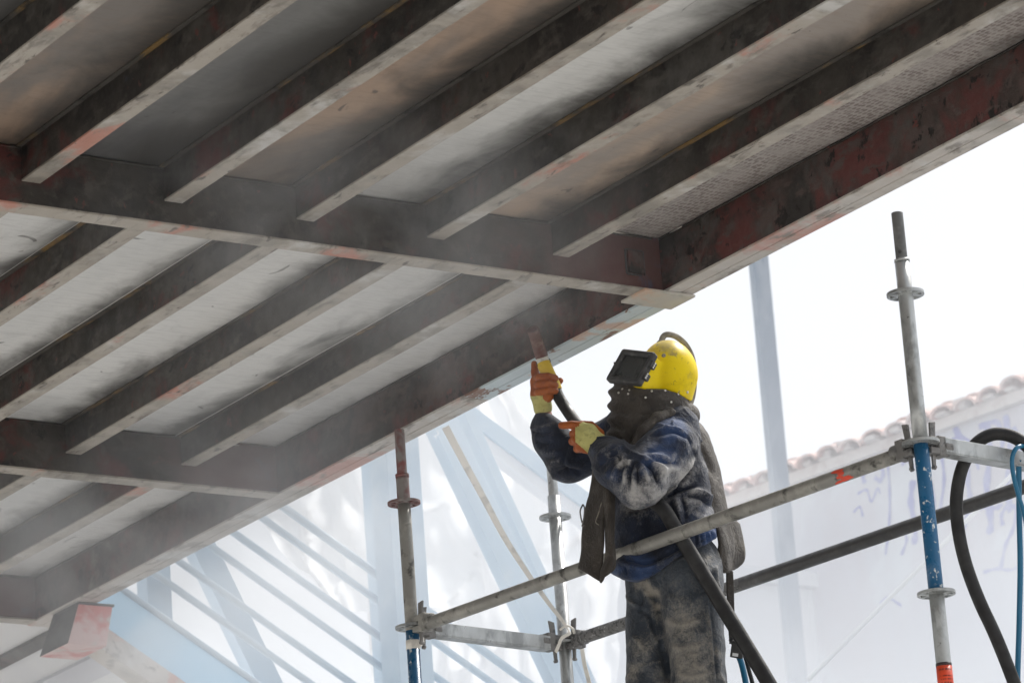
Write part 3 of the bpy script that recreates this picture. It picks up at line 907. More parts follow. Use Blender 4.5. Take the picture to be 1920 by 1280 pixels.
# ------------------------------------------------------------------ plastic sheets
def Waves2(seed):
    r_ = np.random.default_rng(seed + 90)
    k = r_.normal(size=(9, 2)) * np.array([16, 9]); ph = r_.uniform(0, 6.28, 9)
    return lambda U, V: sum(np.sin(k[i, 0] * U + k[i, 1] * V + ph[i]) for i in range(9)) / 3
def sheet(rows, yy, amp, label, seed, sub=22):
    """rows: lists of photo pixels (top to bottom) on the plane y = yy, with folds across it"""
    Pts = np.array([[on_axis(x, y, 1, yy) for x, y in r] for r in rows])
    A = np.stack([smooth_path(Pts[:, j], sub) for j in range(Pts.shape[1])], 1)
    B = np.stack([smooth_path(A[i], sub) for i in range(A.shape[0])], 0)
    r_ = np.random.default_rng(seed)
    nu, nv = B.shape[:2]
    U, V = np.meshgrid(np.linspace(0, 1, nv), np.linspace(0, 1, nu))
    f = np.zeros_like(U)
    for k in range(12):
        kx, ky = r_.uniform(4, 26), r_.uniform(-7, 7)
        f += r_.uniform(.3, 1) / (1 + k * .18) * np.abs(np.sin((U * kx + V * ky + r_.uniform(0, 6)) * 1.6)) ** 1.4
    B[..., 1] += (f - f.mean()) * amp
    w_ = Waves2(seed)(U, V)
    B[..., 1] += np.exp(-np.abs(w_) * 6) * amp * .8
    o = MB().grid(B).build("plastic_sheet", M_sheet)
    tag(o, label, "plastic sheet", "plastic sheets hung behind the frame")
    return o
sheet([[(430, 760), (600, 700), (800, 650), (930, 640)],
       [(470, 930), (640, 900), (850, 840), (1000, 800)],
       [(520, 1010), (660, 1010), (880, 1000), (1110, 960)],
       [(590, 1100), (690, 1150), (900, 1140), (1130, 1060)]], 17.0, .05, "crumpled translucent plastic sheet hanging behind the column and diagonal braces", 3)
sheet([[(708, 1050), (850, 1085), (1000, 1060), (1160, 1030)],
       [(705, 1130), (850, 1150), (1000, 1140), (1160, 1120)],
       [(700, 1260), (850, 1270), (1000, 1270), (1160, 1260)],
       [(700, 1400), (850, 1400), (1000, 1400), (1160, 1400)]], 17.6, .04, "lower translucent plastic sheet seen under the left transom", 8)

# ------------------------------------------------------------------ wall with tiled coping
WO = at(1660, 822, 27.0)
WD = RD
WNrm = RN                                               # away from the camera
wall = empty("boundary_wall", (WO[0], WO[1], 0), "pale rendered wall with faded violet graffiti and a pink tiled coping", "wall")
up = np.array([0, 0, 1.0])
def wl_(px, py, off=0.0):                                # pixel on the wall face -> (along, height)
    r = ray(px, py); o = WO - WNrm * off
    t = ((o - C0) @ WNrm) / (r @ WNrm)
    p = C0 + r * t
    return p
ztop = wl_(1690, 838)[2]
sE = (wl_(1010, 1040) - WO) @ WD
MB().box((-7.0, .0, 0.02), (sE, .3, ztop), (WD, WNrm, up), (WO[0], WO[1], 0)).build("wall_panel", M_wall, wall)
MB().box((-7.0, -.06, ztop + .002), (sE, .36, ztop + .075), (WD, WNrm, up), (WO[0], WO[1], 0)).build("coping_bed", M_mortar, wall)
mort = MB()
rm = random.Random(4)
for k in range(70):
    s = -7.0 + k * .106 * 2 + rm.uniform(-.03, .03)
    if s > sE: break
    w_ = rm.uniform(.05, .10); h_ = rm.uniform(.03, .075); d0 = -.10 + rm.uniform(-.03, .02)
    mort.box((s, d0, ztop + .0755), (s + w_ * 1.6, d0 + .25, ztop + .0755 + h_), (WD, WNrm, up), (WO[0], WO[1], 0))
mort.build("mortar_bed", M_mortar, wall, .015)
tile_me = None
for row in range(2):
    for k in range(78):
        s = -7.0 + k * .212 + row * .106
        if s > sE: continue
        if tile_me is None:
            mb = MB()
            vs_, fs_ = [], []
            n = 8
            for r, (yy0, rad) in enumerate(((0, .105), (.40, .085))):
                for kk in range(n + 1):
                    a = math.pi * kk / n
                    vs_.append((math.cos(a) * rad, yy0, math.sin(a) * rad * .55))
            for kk in range(n): fs_.append((kk, kk + 1, n + 2 + kk, n + 1 + kk))
            vs2 = [(x * .84, y, z - .014) for x, y, z in vs_]
            b = len(vs_)
            fs_ += [tuple(reversed([b + i for i in f])) for f in fs_]
            for kk in range(n): fs_.append((kk, b + kk, b + kk + 1, kk + 1))
            mb.add(vs_ + vs2, fs_)
            tile_me = mb.mesh("roof_tile"); tile_me.materials.append(M_tile)
        t = bpy.data.objects.new("roof_tile", tile_me)
        link(t)
        t.parent = wall
        p = np.array([WO[0], WO[1], 0]) + WD * s + WNrm * (-.13 + row * .2) + up * (ztop + .082 + row * .06 + random.uniform(-.018, .022))
        w0 = Vector((float(WO[0]), float(WO[1]), 0))
        tilt = random.uniform(.22, .32)
        dn = Vector((WNrm[0] * math.cos(tilt), WNrm[1] * math.cos(tilt), math.sin(tilt)))
        dx = Vector((float(WD[0]), float(WD[1]), random.uniform(-.09, .09))).normalized()
        dz = dx.cross(dn)
        if dz.z < 0: dx = -dx; dz = dx.cross(dn)
        mt = Matrix((dx, dn, dz)).transposed().to_4x4()
        mt.translation = Vector([float(q) for q in p]) - w0
        t.matrix_local = mt
# graffiti strokes
def stroke(pts, wpx, name="graffiti"):
    off = .004 + .0006 * random.random()
    P = smooth_path([wl_(x, y, off) for x, y in pts], 6)
    T = np.gradient(P, axis=0)
    W = np.cross(T, WNrm); W /= np.linalg.norm(W, axis=1)[:, None]
    hw = wpx / 2 * 27.5 / FOC
    prof = np.array([hw * (1 + .25 * math.sin(i * 1.3)) for i in range(len(P))])[:, None]
    MB().ribbon(P, W * prof, .001).build(name, M_spray, wall)
stroke([(1622, 905), (1618, 890), (1640, 872), (1655, 880), (1652, 900), (1640, 895)], 9)
stroke([(1608, 925), (1625, 918), (1634, 940), (1645, 915), (1650, 925)], 4)
stroke([(1664, 868), (1668, 920), (1667, 985), (1660, 1040)], 5)
stroke([(1712, 900), (1708, 940), (1716, 990), (1714, 1020)], 14)
stroke([(1790, 800), (1812, 850), (1815, 905), (1822, 950)], 12)
stroke([(1850, 790), (1856, 850), (1850, 910), (1858, 980), (1852, 1000)], 15)
stroke([(1885, 778), (1895, 845), (1890, 900), (1893, 960)], 13)
stroke([(1808, 990), (1815, 960), (1840, 950), (1865, 952), (1880, 945)], 9)
stroke([(1880, 985), (1878, 965), (1890, 948), (1905, 955), (1900, 990), (1886, 1020), (1876, 1066)], 8)
stroke([(1844, 1072), (1870, 1066), (1895, 1068), (1915, 1058)], 6)
stroke([(1725, 850), (1730, 880), (1738, 930)], 8)
stroke([(1765, 850), (1770, 900), (1762, 960)], 7)
stroke([(1780, 830), (1800, 818), (1822, 835), (1835, 880)], 7)
stroke([(1835, 800), (1870, 792), (1880, 830), (1868, 860)], 10)
stroke([(1745, 905), (1752, 940), (1750, 1000), (1756, 1040)], 6)
stroke([(1600, 960), (1612, 950), (1618, 968)], 4)
stroke([(1900, 800), (1912, 850), (1908, 900)], 12)
stroke([(1690, 870), (1704, 862), (1712, 880)], 8)
stroke([(1690, 990), (1700, 1010), (1690, 1040)], 6)
stroke([(1650, 1130), (1665, 1120), (1690, 1135)], 5)

# pale ledge and low parapet in front of the wall, and a thin white tie rod
YL = 21.0
la = on_axis(1380, 1066, 1, YL); lb = on_axis(1990, 1142, 1, YL)
ledge = MB()
d_ = np.array([1, 0, 0])
ledge.box((la[0] - 2.6, YL, la[2] - .07), (lb[0] + 2.0, YL + .5, la[2] + .03))
ledge.box((la[0] - 2.6, YL + .06, 0.02), (lb[0] + 2.0, YL + .44, la[2] - .072))
tag(ledge.build("parapet", M_wall2), "low pale parapet with a thin ledge in front of the graffiti wall", "parapet")
ra, rb = at(1700, 1088, 19.5), at(1915, 872, 19.0)
dd = rb - ra
tag(MB().tube([ra - dd * .9, ra, rb, rb + dd * .5], .0105, 12).build("tie_rod", M_whitepaint), "thin white tie rod slanting up behind the blue post", "rod")

# ------------------------------------------------------------------ worker (modelled in a metric frame beside the camera axes)
DP, OX, OY = 14.3, 1240.0, 900.0
PO = at(OX, OY, DP)
PM = Matrix.Identity(4)
for i in range(3):
    PM[i][0], PM[i][1], PM[i][2], PM[i][3] = RC[0, i], -RC[1, i], -RC[2, i], PO[i]

def K(x, y, dw=0.0):
    """photo pixel and depth towards the camera, measured from an upright plane through the worker -> local metres"""
    w = dw + 0.313 * (y - OY) / 535.0
    D = DP - w
    return np.array([(x - 960) * D / FOC - (OX - 960) * DP / FOC, -((y - 640) * D / FOC - (OY - 640) * DP / FOC), w])

def KL(pts): return [K(*p) for p in pts]

def loc2px(P):
    D = DP - P[..., 2]
    x = (P[..., 0] + (OX - 960) * DP / FOC) * FOC / D + 960
    y = (-P[..., 1] + (OY - 640) * DP / FOC) * FOC / D + 640
    dw = P[..., 2] - 0.313 * (y - OY) / 535.0
    return x, y, dw

def rc_sd(P, a, b, ra, rb):
    ab = b - a
    t = np.clip(((P - a) @ ab) / (ab @ ab + 1e-12), 0, 1)
    d = P - (a + t[..., None] * ab)
    return np.sqrt((d * d).sum(-1)) - (ra + (rb - ra) * t)

def smin(a, b, k):
    h = np.clip(0.5 + 0.5 * (b - a) / k, 0, 1)
    return b + (a - b) * h - k * h * (1 - h)

def surface_nets(F, origin, h):
    s = F < 0
    nx, ny, nz = F.shape
    c = np.zeros((nx - 1, ny - 1, nz - 1), np.int8)
    for dx in (0, 1):
        for dy in (0, 1):
            for dz in (0, 1):
                c += s[dx:nx - 1 + dx, dy:ny - 1 + dy, dz:nz - 1 + dz]
    act = (c > 0) & (c < 8)
    idx = -np.ones(act.shape, np.int64)
    ijk = np.argwhere(act)
    idx[act] = np.arange(len(ijk))
    acc = np.zeros((len(ijk), 3)); cnt = np.zeros(len(ijk))
    cr = [(a, b, d) for a in (0, 1) for b in (0, 1) for d in (0, 1)]
    for p in cr:
        for ax in range(3):
            if p[ax]: continue
            q = list(p); q[ax] = 1
            f0 = F[ijk[:, 0] + p[0], ijk[:, 1] + p[1], ijk[:, 2] + p[2]]
            f1 = F[ijk[:, 0] + q[0], ijk[:, 1] + q[1], ijk[:, 2] + q[2]]
            m = (f0 < 0) != (f1 < 0)
            t = np.where(m, f0 / (f0 - f1 + 1e-20), 0)
            pos = np.array(p, float)[None].repeat(len(ijk), 0)
            pos[:, ax] += t
            acc[m] += pos[m]; cnt[m] += 1
    V = origin + (ijk + acc / np.maximum(cnt, 1)[:, None]) * h
    faces = []
    for ax in range(3):
        o1, o2 = [(1, 2), (2, 0), (0, 1)][ax]
        sl0 = [slice(None)] * 3; sl1 = [slice(None)] * 3
        sl0[ax] = slice(0, -1); sl1[ax] = slice(1, None)
        a, b = s[tuple(sl0)], s[tuple(sl1)]
        e = np.argwhere(a != b)
        ok = (e[:, o1] > 0) & (e[:, o2] > 0) & (e[:, o1] < F.shape[o1] - 1) & (e[:, o2] < F.shape[o2] - 1)
        e = e[ok]
        inside = a[e[:, 0], e[:, 1], e[:, 2]]
        def cell(d1, d2):
            g_ = e.copy(); g_[:, o1] += d1; g_[:, o2] += d2
            return idx[g_[:, 0], g_[:, 1], g_[:, 2]]
        q = np.stack([cell(-1, -1), cell(0, -1), cell(0, 0), cell(-1, 0)], 1)
        q[~inside] = q[~inside][:, ::-1]
        faces.append(q)
    return V, np.concatenate(faces)

def field_mesh(prims, h, k=0.02, clip=None, pad=0.03):
    """prims: (a, b, ra, rb[, k]); returns vertices, quads, nearest primitive per vertex"""
    pts = np.array([p[i] for p in prims for i in (0, 1)]); rad = np.array([p[2 + i] for p in prims for i in (0, 1)])
    lo, hi = (pts - rad[:, None]).min(0) - pad, (pts + rad[:, None]).max(0) + pad
    n = np.ceil((hi - lo) / h).astype(int) + 1
    ax = [lo[i] + np.arange(n[i]) * h for i in range(3)]
    P = np.stack(np.meshgrid(*ax, indexing='ij'), -1).astype(np.float32)
    F = None
    for p in prims:
        # evaluate only near the primitive
        d = np.full(P.shape[:3], 9.0, np.float32)
        b0 = np.minimum(p[0] - max(p[2], p[3]), p[1] - max(p[2], p[3])) - .12
        b1 = np.maximum(p[0] + max(p[2], p[3]), p[1] + max(p[2], p[3])) + .12
        i0 = np.clip(np.floor((b0 - lo) / h).astype(int), 0, n); i1 = np.clip(np.ceil((b1 - lo) / h).astype(int) + 1, 0, n)
        sl = tuple(slice(a, b) for a, b in zip(i0, i1))
        d[sl] = rc_sd(P[sl], p[0].astype(np.float32), p[1].astype(np.float32), p[2], p[3])
        F = d if F is None else smin(F, d, p[4] if len(p) > 4 else k)
    if clip is not None:
        F = np.maximum(F, clip(P))
    V, Q = surface_nets(F, lo, h)
    return V, Q

def nearest_prim(V, prims):
    D = np.stack([rc_sd(V, p[0], p[1], p[2], p[3]) for p in prims], 1)
    return D.argmin(1)

def vnormals(V, Q):
    a, b, c, d = V[Q[:, 0]], V[Q[:, 1]], V[Q[:, 2]], V[Q[:, 3]]
    fn = np.cross(c - a, d - b)
    N = np.zeros_like(V)
    for i in range(4): np.add.at(N, Q[:, i], fn)
    return N / (np.linalg.norm(N, axis=1)[:, None] + 1e-12)

def relax(V, Q, it=2, f=0.5):
    for _ in range(it):
        S = np.zeros_like(V); c = np.zeros(len(V))
        for i in range(4):
            for j in ((i + 1) % 4, (i + 3) % 4):
                np.add.at(S, Q[:, i], V[Q[:, j]]); np.add.at(c, Q[:, i], 1)
        V = V + f * (S / np.maximum(c, 1)[:, None] - V)
    return V

def seg_dist(x, y, pl):
    best = np.full(x.shape, 1e9); tt = np.zeros(x.shape)
    L = len(pl) - 1
    for i in range(L):
        ax_, ay_ = pl[i]; bx_, by_ = pl[i + 1]
        dx, dy = bx_ - ax_, by_ - ay_
        t = np.clip(((x - ax_) * dx + (y - ay_) * dy) / (dx * dx + dy * dy + 1e-9), 0, 1)
        d = np.hypot(x - ax_ - t * dx, y - ay_ - t * dy)
        m = d < best
        best = np.where(m, d, best); tt = np.where(m, (i + t) / L, tt)
    return best, tt

class Waves:
    """smooth 3-D noise out of random sine waves"""
    def __init__(self, seed, freq, n=14):
        r = np.random.default_rng(seed)
        self.k = r.normal(size=(n, 3)); self.k /= np.linalg.norm(self.k, axis=1)[:, None]
        self.k *= freq * r.uniform(.5, 1.6, (n, 1))
        self.p = r.uniform(0, 6.28, n)
    def __call__(self, P): return np.sin(P @ self.k.T + self.p).mean(1) * 2.0

def creases(V, Q, seed, freq, amp):
    """sharp little cloth creases: ridges where a warped wave field crosses zero"""
    N = vnormals(V, Q)
    P = V + .02 * np.stack([Waves(seed + 5 + i, 18)(V) for i in range(3)], 1)
    r = np.exp(-np.abs(Waves(seed, freq, 7)(P)) * 7.0)
    m = np.clip(Waves(seed + 1, 14)(V) + .35, 0, 1)
    return V + N * (amp * r * m)[:, None], r * m

def folds(V, Q, strokes, fac=1.0):
    """cloth folds pressed or raised along lines on the side of the garment that carries them"""
    N = vnormals(V, Q)
    x, y, _ = loc2px(V)
    face = np.clip(N[:, 2] * 2 + .1, 0, 1)
    disp = np.zeros(len(V))
    for pl, amp, wd in strokes:
        pl = smooth_path([(float(a), float(b)) for a, b in pl], 5) if len(pl) > 2 else np.array(pl, float)
        d, t = seg_dist(x, y, pl)
        taper = np.clip(np.minimum(t, 1 - t) * 5 + .15, 0, 1)
        disp += amp * taper * np.exp(-(d / wd) ** 2)
    folds.last = disp * face
    return V + N * (disp * face * fac)[:, None]

def blobs(V, bl, seed, base=0.0):
    x, y, _ = loc2px(V)
    w1, w2 = Waves(seed, 25), Waves(seed + 1, 70)
    nx = w1(V) * 14 + w2(V) * 7; ny = w2(V + .3) * 9 + w1(V + .7) * 12
    d = np.full(len(V), base)
    for bx_, by_, r, v in bl:
        d = np.maximum(d, v * np.exp(-(((x + nx - bx_) ** 2 + (y + ny - by_) ** 2) / (r * r))))
    return d

person = bpy.data.objects.new("person", None)   # replaced below by the body mesh

def pmesh(name, V, Q, mats, parent, dust=None, midx=None, smooth=True):  # dust: real dust, for trousers, jacket and hood also painted fold shading
    me = bpy.data.meshes.new(name)
    me.from_pydata([tuple(v) for v in V], [], [tuple(q) for q in Q])
    me.polygons.foreach_set("use_smooth", [smooth] * len(me.polygons))
    for m in (mats if isinstance(mats, (list, tuple)) else [mats]): me.materials.append(m)
    if midx is not None: me.polygons.foreach_set("material_index", midx.astype(int))
    if dust is not None:
        a = me.attributes.new("dust", 'FLOAT', 'POINT'); a.data.foreach_set("value", dust.astype(np.float32))
    me.update()
    o = bpy.data.objects.new(name, me)
    scene.collection.objects.link(o)
    if parent is None:
        o.matrix_world = PM
    else:
        o.parent = parent
        o.matrix_parent_inverse = Matrix.Identity(4)
    return o

def mb_local(mb, name, mat, parent, bevel=0):
    o = mb.build(name, mat, None, bevel)
    o.parent = parent
    o.matrix_parent_inverse = Matrix.Identity(4)
    return o

bpy.data.objects.remove(person)
LA = np.array([.70, 0.0, .70])                    # towards his left side

# --- body: one continuous figure under the clothes
def C(p, q, ra, rb=None, k=None):
    t = (p if isinstance(p, np.ndarray) else K(*p), q if isinstance(q, np.ndarray) else K(*q), ra, rb if rb is not None else ra)
    return t + ((k,) if k is not None else ())
GZ = None
body_prims = [C((1246, 690), (1240, 722), .080, .075), C((1236, 715), (1226, 790), .055, .06), C((1222, 815), (1250, 985), .090, .080),
              C(K(1222, 825) - LA * .12, K(1222, 825) + LA * .12, .07), C(K(1262, 1055, -.03) - LA * .06, K(1262, 1055, -.03) + LA * .06, .078),
              C((1258, 835, .13), (1197, 903, .27), .055, .045), C((1197, 903, .27), (1128, 838, .13), .045, .03), C((1128, 838, .13), (1108, 818, .13), .028, .026),
              C((1160, 818, -.14), (1062, 866, -.16), .055, .045), C((1062, 866, -.16), (1020, 785, -.17), .045, .027), C((1020, 785, -.17), (1017, 740, -.17), .027, .024),
              C((1292, 1090, .055), (1311, 1300, .10), .080, .060), C((1311, 1300, .10), (1330, 1520, .06), .058, .042), C((1330, 1520, .06), (1300, 1545, .13), .04, .035),
              C((1236, 1085, -.06), (1222, 1300, .0), .085, .060), C((1222, 1300, .0), (1240, 1520, -.10), .058, .042), C((1240, 1520, -.10), (1205, 1545, -.05), .04, .035)]
V, Q = field_mesh(body_prims, .010, .025)
body = pmesh("person", relax(V, Q, 1), Q, M_skin, None)
tag(body, "worker in yellow blast helmet and dusty navy jacket pointing a nozzle up at the girder", "person")

# --- trousers
tr_prims = [C(K(1258, 1072, -.02) - LA * .075, K(1262, 1066, -.02) + LA * .080, .108), C((1262, 1020, -.02), (1264, 1070, -.02), .110, .120), C((1258, 1032, .02), (1262, 1075, .02), .100, .108),
            C((1300, 1050, .02), (1300, 1090, .03), .095, .10),
            C((1296, 1095, .060), (1312, 1300, .10), .110, .092), C((1312, 1300, .10), (1330, 1505, .06), .092, .080),
            C((1229, 1095, -.070), (1222, 1300, .0), .106, .086), C((1222, 1300, .0), (1240, 1505, -.10), .086, .078)]
V, Q = field_mesh(tr_prims, .0062, .022)
V = relax(V, Q, 2)
N = vnormals(V, Q)
V = V + N * (Waves(5, 26)(V) * .004 + Waves(6, 60)(V) * .0018)[:, None]
tr_folds = [(((1195, 1100), (1203, 1120), (1200, 1142), (1218, 1155), (1222, 1172), (1230, 1200)), -.008, 4.0),
            (((1183, 1108), (1178, 1120), (1190, 1132), (1205, 1138)), .010, 3.5),
            (((1208, 1100), (1222, 1130), (1226, 1165)), .008, 6), (((1232, 1198), (1250, 1240), (1262, 1290)), -.010, 8),
            (((1212, 1150), (1222, 1185), (1236, 1215)), .007, 5),
            (((1326, 1125), (1334, 1200), (1340, 1290)), .004, 2.6), (((1330, 1125), (1338, 1200), (1344, 1290)), -.004, 2.6),
            (((1255, 1210), (1285, 1216), (1320, 1206)), .006, 6), (((1240, 1160), (1280, 1172), (1318, 1160)), .005, 6), (((1250, 1120), (1290, 1128)), .004, 5),
            (((1290, 1225), (1304, 1228), (1312, 1224)), .006, 3), (((1298, 1240), (1312, 1252), (1322, 1248)), .007, 3.5), (((1270, 1262), (1300, 1270), (1330, 1262)), .007, 4),
            (((1275, 1275), (1310, 1290)), -.006, 4), (((1205, 1250), (1225, 1242), (1240, 1240)), .005, 3), (((1185, 1190), (1200, 1205), (1210, 1225)), .005, 5),
            (((1340, 1060), (1344, 1090), (1346, 1130)), .005, 3), (((1318, 1060), (1322, 1090)), .006, 3), (((1322, 1052), (1326, 1075)), .006, 2.5)]
V = folds(V, Q, tr_folds, 1.5)
V, tc_ = creases(V, Q, 131, 26, .0080)
V, tc2 = creases(V, Q, 191, 48, .0045); tc_ = tc_ + tc2 * .6
tf = folds.last  # painted highlights on fold ridges and dark grooves, mixed in with the dust
tdust_shading = np.clip(tf / .008, -1, 1) * .28 + tc_ * .25 + blobs(V, [(1275, 1180, 70, .62), (1292, 1240, 78, .66), (1300, 1290, 70, .6), (1212, 1108, 17, .95), (1222, 1138, 13, .9), (1196, 1215, 32, .55), (1188, 1262, 30, .58), (1204, 1098, 15, .9),
                  (1255, 1130, 60, .36), (1330, 1050, 22, .5), (1340, 1110, 20, .3), (1230, 1320, 80, .4), (1320, 1360, 80, .5)], 20, .14)
trousers = pmesh("trousers", V, Q, M_jeans, body, tdust_shading)

# --- jacket
hx = np.array([1040, 1140, 1152, 1172, 1196, 1222, 1250, 1290, 1330, 1350, 1420.]); hy = np.array([1060, 1062, 1072, 1083, 1087, 1078, 1060, 1033, 1014, 1003, 985.])
def jacket_clip(P):
    x, y, _ = loc2px(P)
    return ((y - np.interp(x, hx, hy)) / 535.0 * .8).astype(np.float32)
jk_prims = [C(K(1226, 850) - LA * .085, K(1246, 985) - LA * .06, .122, .125), C(K(1226, 850) + LA * .075, K(1250, 985) + LA * .065, .118, .122),
            C(K(1246, 985) - LA * .065, K(1236, 1085) - LA * .08, .125, .118), C(K(1250, 985) + LA * .06, K(1262, 1070) + LA * .07, .122, .118),
            C(K(1215, 800) - LA * .10, K(1235, 800) + LA * .09, .075, .075, .05),
            C((1280, 900, -.02), (1298, 985, -.02), .075, .080, .04), C((1205, 1000, .015), (1212, 1092, .04), .100, .095, .03), C((1262, 1000, .07), (1275, 1050, .085), .095, .095, .03),
            C((1259, 838, .14), (1200, 902, .27), .098, .092, .018), C((1200, 902, .27), (1158, 872, .20), .093, .078, .012), C((1158, 872, .20), (1124, 840, .135), .078, .048, .02),
            C((1165, 818, -.14), (1068, 862, -.16), .088, .078, .03), C((1068, 862, -.16), (1034, 822, -.165), .078, .066, .02), C((1034, 822, -.165), (1020, 800, -.17), .064, .048, .02)]
V, Q = field_mesh(jk_prims, .0052, .025, jacket_clip)
V = relax(V, Q, 2)
N = vnormals(V, Q)
V = V + N * (Waves(8, 22)(V) * .006 + Waves(9, 55)(V) * .0028)[:, None]
jk_folds = [
    # elbow fan
    (((1190, 864), (1180, 888), (1181, 915)), -.008, 3.0), (((1186, 862), (1174, 885), (1172, 910)), .007, 3.2), (((1194, 870), (1196, 910)), -.008, 3.0),
    (((1192, 868), (1188, 900), (1189, 925)), .006, 2.8), (((1201, 866), (1209, 885), (1217, 905)), .008, 3.5), (((1209, 864), (1227, 882), (1237, 912)), -.013, 4.5),
    (((1205, 862), (1228, 870), (1246, 890)), .008, 5), (((1182, 862), (1165, 880), (1160, 910)), -.007, 4), (((1178, 858), (1156, 880), (1146, 905)), .007, 4),
    # cuff crumple
    (((1166, 850), (1172, 856), (1168, 862), (1176, 866), (1188, 868)), .010, 3.2), (((1160, 852), (1166, 862), (1180, 872)), -.008, 3), (((1140, 850), (1152, 846), (1164, 838)), .006, 3),
    (((1138, 856), (1150, 852), (1160, 845)), -.006, 3), (((1118, 862), (1132, 846), (1150, 834)), .006, 3.5), (((1126, 872), (1138, 860)), -.005, 3), (((1135, 890), (1150, 870)), .005, 4),
    # upper arm
    (((1248, 929), (1270, 900), (1302, 857)), .010, 3.5), (((1254, 932), (1276, 904), (1304, 868)), -.010, 4), (((1242, 933), (1270, 920), (1304, 911)), -.014, 3.5),
    (((1200, 860), (1228, 854), (1258, 862)), .006, 4), (((1198, 870), (1235, 866), (1275, 868)), -.007, 4), (((1212, 848), (1240, 842), (1272, 846)), -.005, 5),
    (((1224, 811), (1258, 803), (1288, 815)), .007, 3), (((1222, 818), (1258, 810), (1288, 822)), -.007, 3), (((1288, 816), (1301, 844), (1305, 860)), -.005, 2.2),
    (((1262, 782), (1261, 800)), .004, 2), (((1230, 826), (1262, 820), (1292, 836)), .004, 6), (((1222, 876), (1250, 880), (1278, 878)), .006, 4),
    # side of the body below the arm
    (((1289, 920), (1315, 922), (1338, 938)), .010, 5), (((1284, 928), (1312, 932), (1338, 950)), -.010, 4), (((1276, 925), (1284, 950), (1286, 975)), -.009, 3.5),
    (((1266, 930), (1272, 955), (1276, 985)), .008, 4), (((1256, 935), (1262, 960), (1268, 985)), -.008, 4), (((1300, 960), (1320, 972), (1342, 978)), .006, 5),
    (((1300, 990), (1320, 985), (1344, 990)), -.006, 4), (((1180, 960), (1200, 980), (1210, 1010)), .004, 6), (((1165, 1045), (1210, 1056), (1250, 1040), (1290, 1016)), -.009, 3.5),
    (((1160, 1052), (1205, 1066), (1250, 1050), (1300, 1020)), .007, 4), (((1172, 1060), (1176, 1078)), -.004, 2), (((1220, 1020), (1250, 1018), (1275, 1008)), .006, 4),
    # far sleeve
    (((996, 806), (1015, 812), (1040, 806)), -.007, 4), (((992, 800), (1012, 804), (1046, 796)), .007, 4), (((1010, 840), (1030, 850), (1050, 845)), .006, 5), (((1025, 875), (1045, 866), (1070, 868)), .008, 5),
    (((1040, 888), (1065, 880), (1092, 886)), -.008, 5), (((1062, 842), (1058, 868), (1068, 890)), -.007, 4), (((1002, 826), (1022, 832), (1044, 828)), -.005, 4)]
for i in range(9):
    x0 = 1304 + i * 5
    jk_folds.append((((x0, 1003 - i * 1.0), (x0 + 2, 1022 - i * 1.5)), .005 if i % 2 else -.005, 1.8))
V = folds(V, Q, jk_folds, 1.55)
V, jc = creases(V, Q, 101, 26, .0085)
V, jc2 = creases(V, Q, 171, 48, .0045); jc = jc + jc2 * .6
jf = folds.last  # ridges lightened and grooves darkened as painted fold shading, besides the dust
jdust_shading = np.clip(jf / .009, -1, 1) * .26 + jc * .22 + blobs(V, [(1196, 928, 34, .62), (1172, 908, 28, .5), (1232, 920, 34, .66), (1276, 893, 34, .74), (1298, 878, 24, .72), (1300, 838, 16, .5), (1290, 940, 30, .60), (1322, 960, 30, .55),
                  (1168, 866, 13, .8), (1183, 868, 9, .85), (1252, 900, 22, .55), (1240, 882, 16, .42), (1262, 860, 15, .4), (1300, 800, 14, .35), (1205, 885, 12, .5), (1188, 945, 22, .62), (1140, 850, 8, .4),
                  (1218, 868, 12, .3), (1030, 880, 24, .16), (1055, 885, 20, .22), (1060, 905, 18, .2)], 30, .015)
jacket = pmesh("jacket", V, Q, M_jacket, body, jdust_shading)
jb = blobs(V, [(1258, 800, 28, 1.0), (1250, 850, 34, .75), (1225, 868, 26, .7), (1262, 862, 20, .6), (1200, 1070, 42, .75), (1160, 1070, 16, .8), (1330, 1000, 22, 1.0), (1320, 970, 18, .5), (1150, 890, 18, .5), (1128, 800, 14, .5), (1130, 860, 16, .3)], 35, .0)
a_ = jacket.data.attributes.new("blue", 'FLOAT', 'POINT'); a_.data.foreach_set("value", jb.astype(np.float32))

# --- leather hood curtain and yoke
rx_ = np.array([1100, 1146, 1170, 1192, 1215, 1246, 1270, 1292, 1340.]); ry_ = np.array([704, 706, 713, 725, 729, 729, 736, 749, 760.])
def hood_clip(P):
    x, y, _ = loc2px(P)
    return ((np.interp(x, rx_, ry_) - y) / 535.0).astype(np.float32)
hood_prims = [C((1217, 700), (1217, 760), .128, .132), C((1217, 760), (1212, 800, .0), .132, .128, .03), C((1205, 810, .02), (1176, 880, .06), .108, .095, .04),
              C((1240, 790, .06), (1285, 808, -.02), .062, .055, .02), C((1240, 790, -.1), (1270, 800, -.12), .06, .06, .02)]
V, Q = field_mesh(hood_prims, .0065, .02, hood_clip)
V = relax(V, Q, 1)
N = vnormals(V, Q)
x, y, dw = loc2px(V)
left = np.clip((1190 - x) / 40, 0, 1)
V = V + N * (Waves(12, 30)(V) * .005 + Waves(13, 70)(V) * .002 + left * .008 * np.sin(y * .24 + 1.2))[:, None]
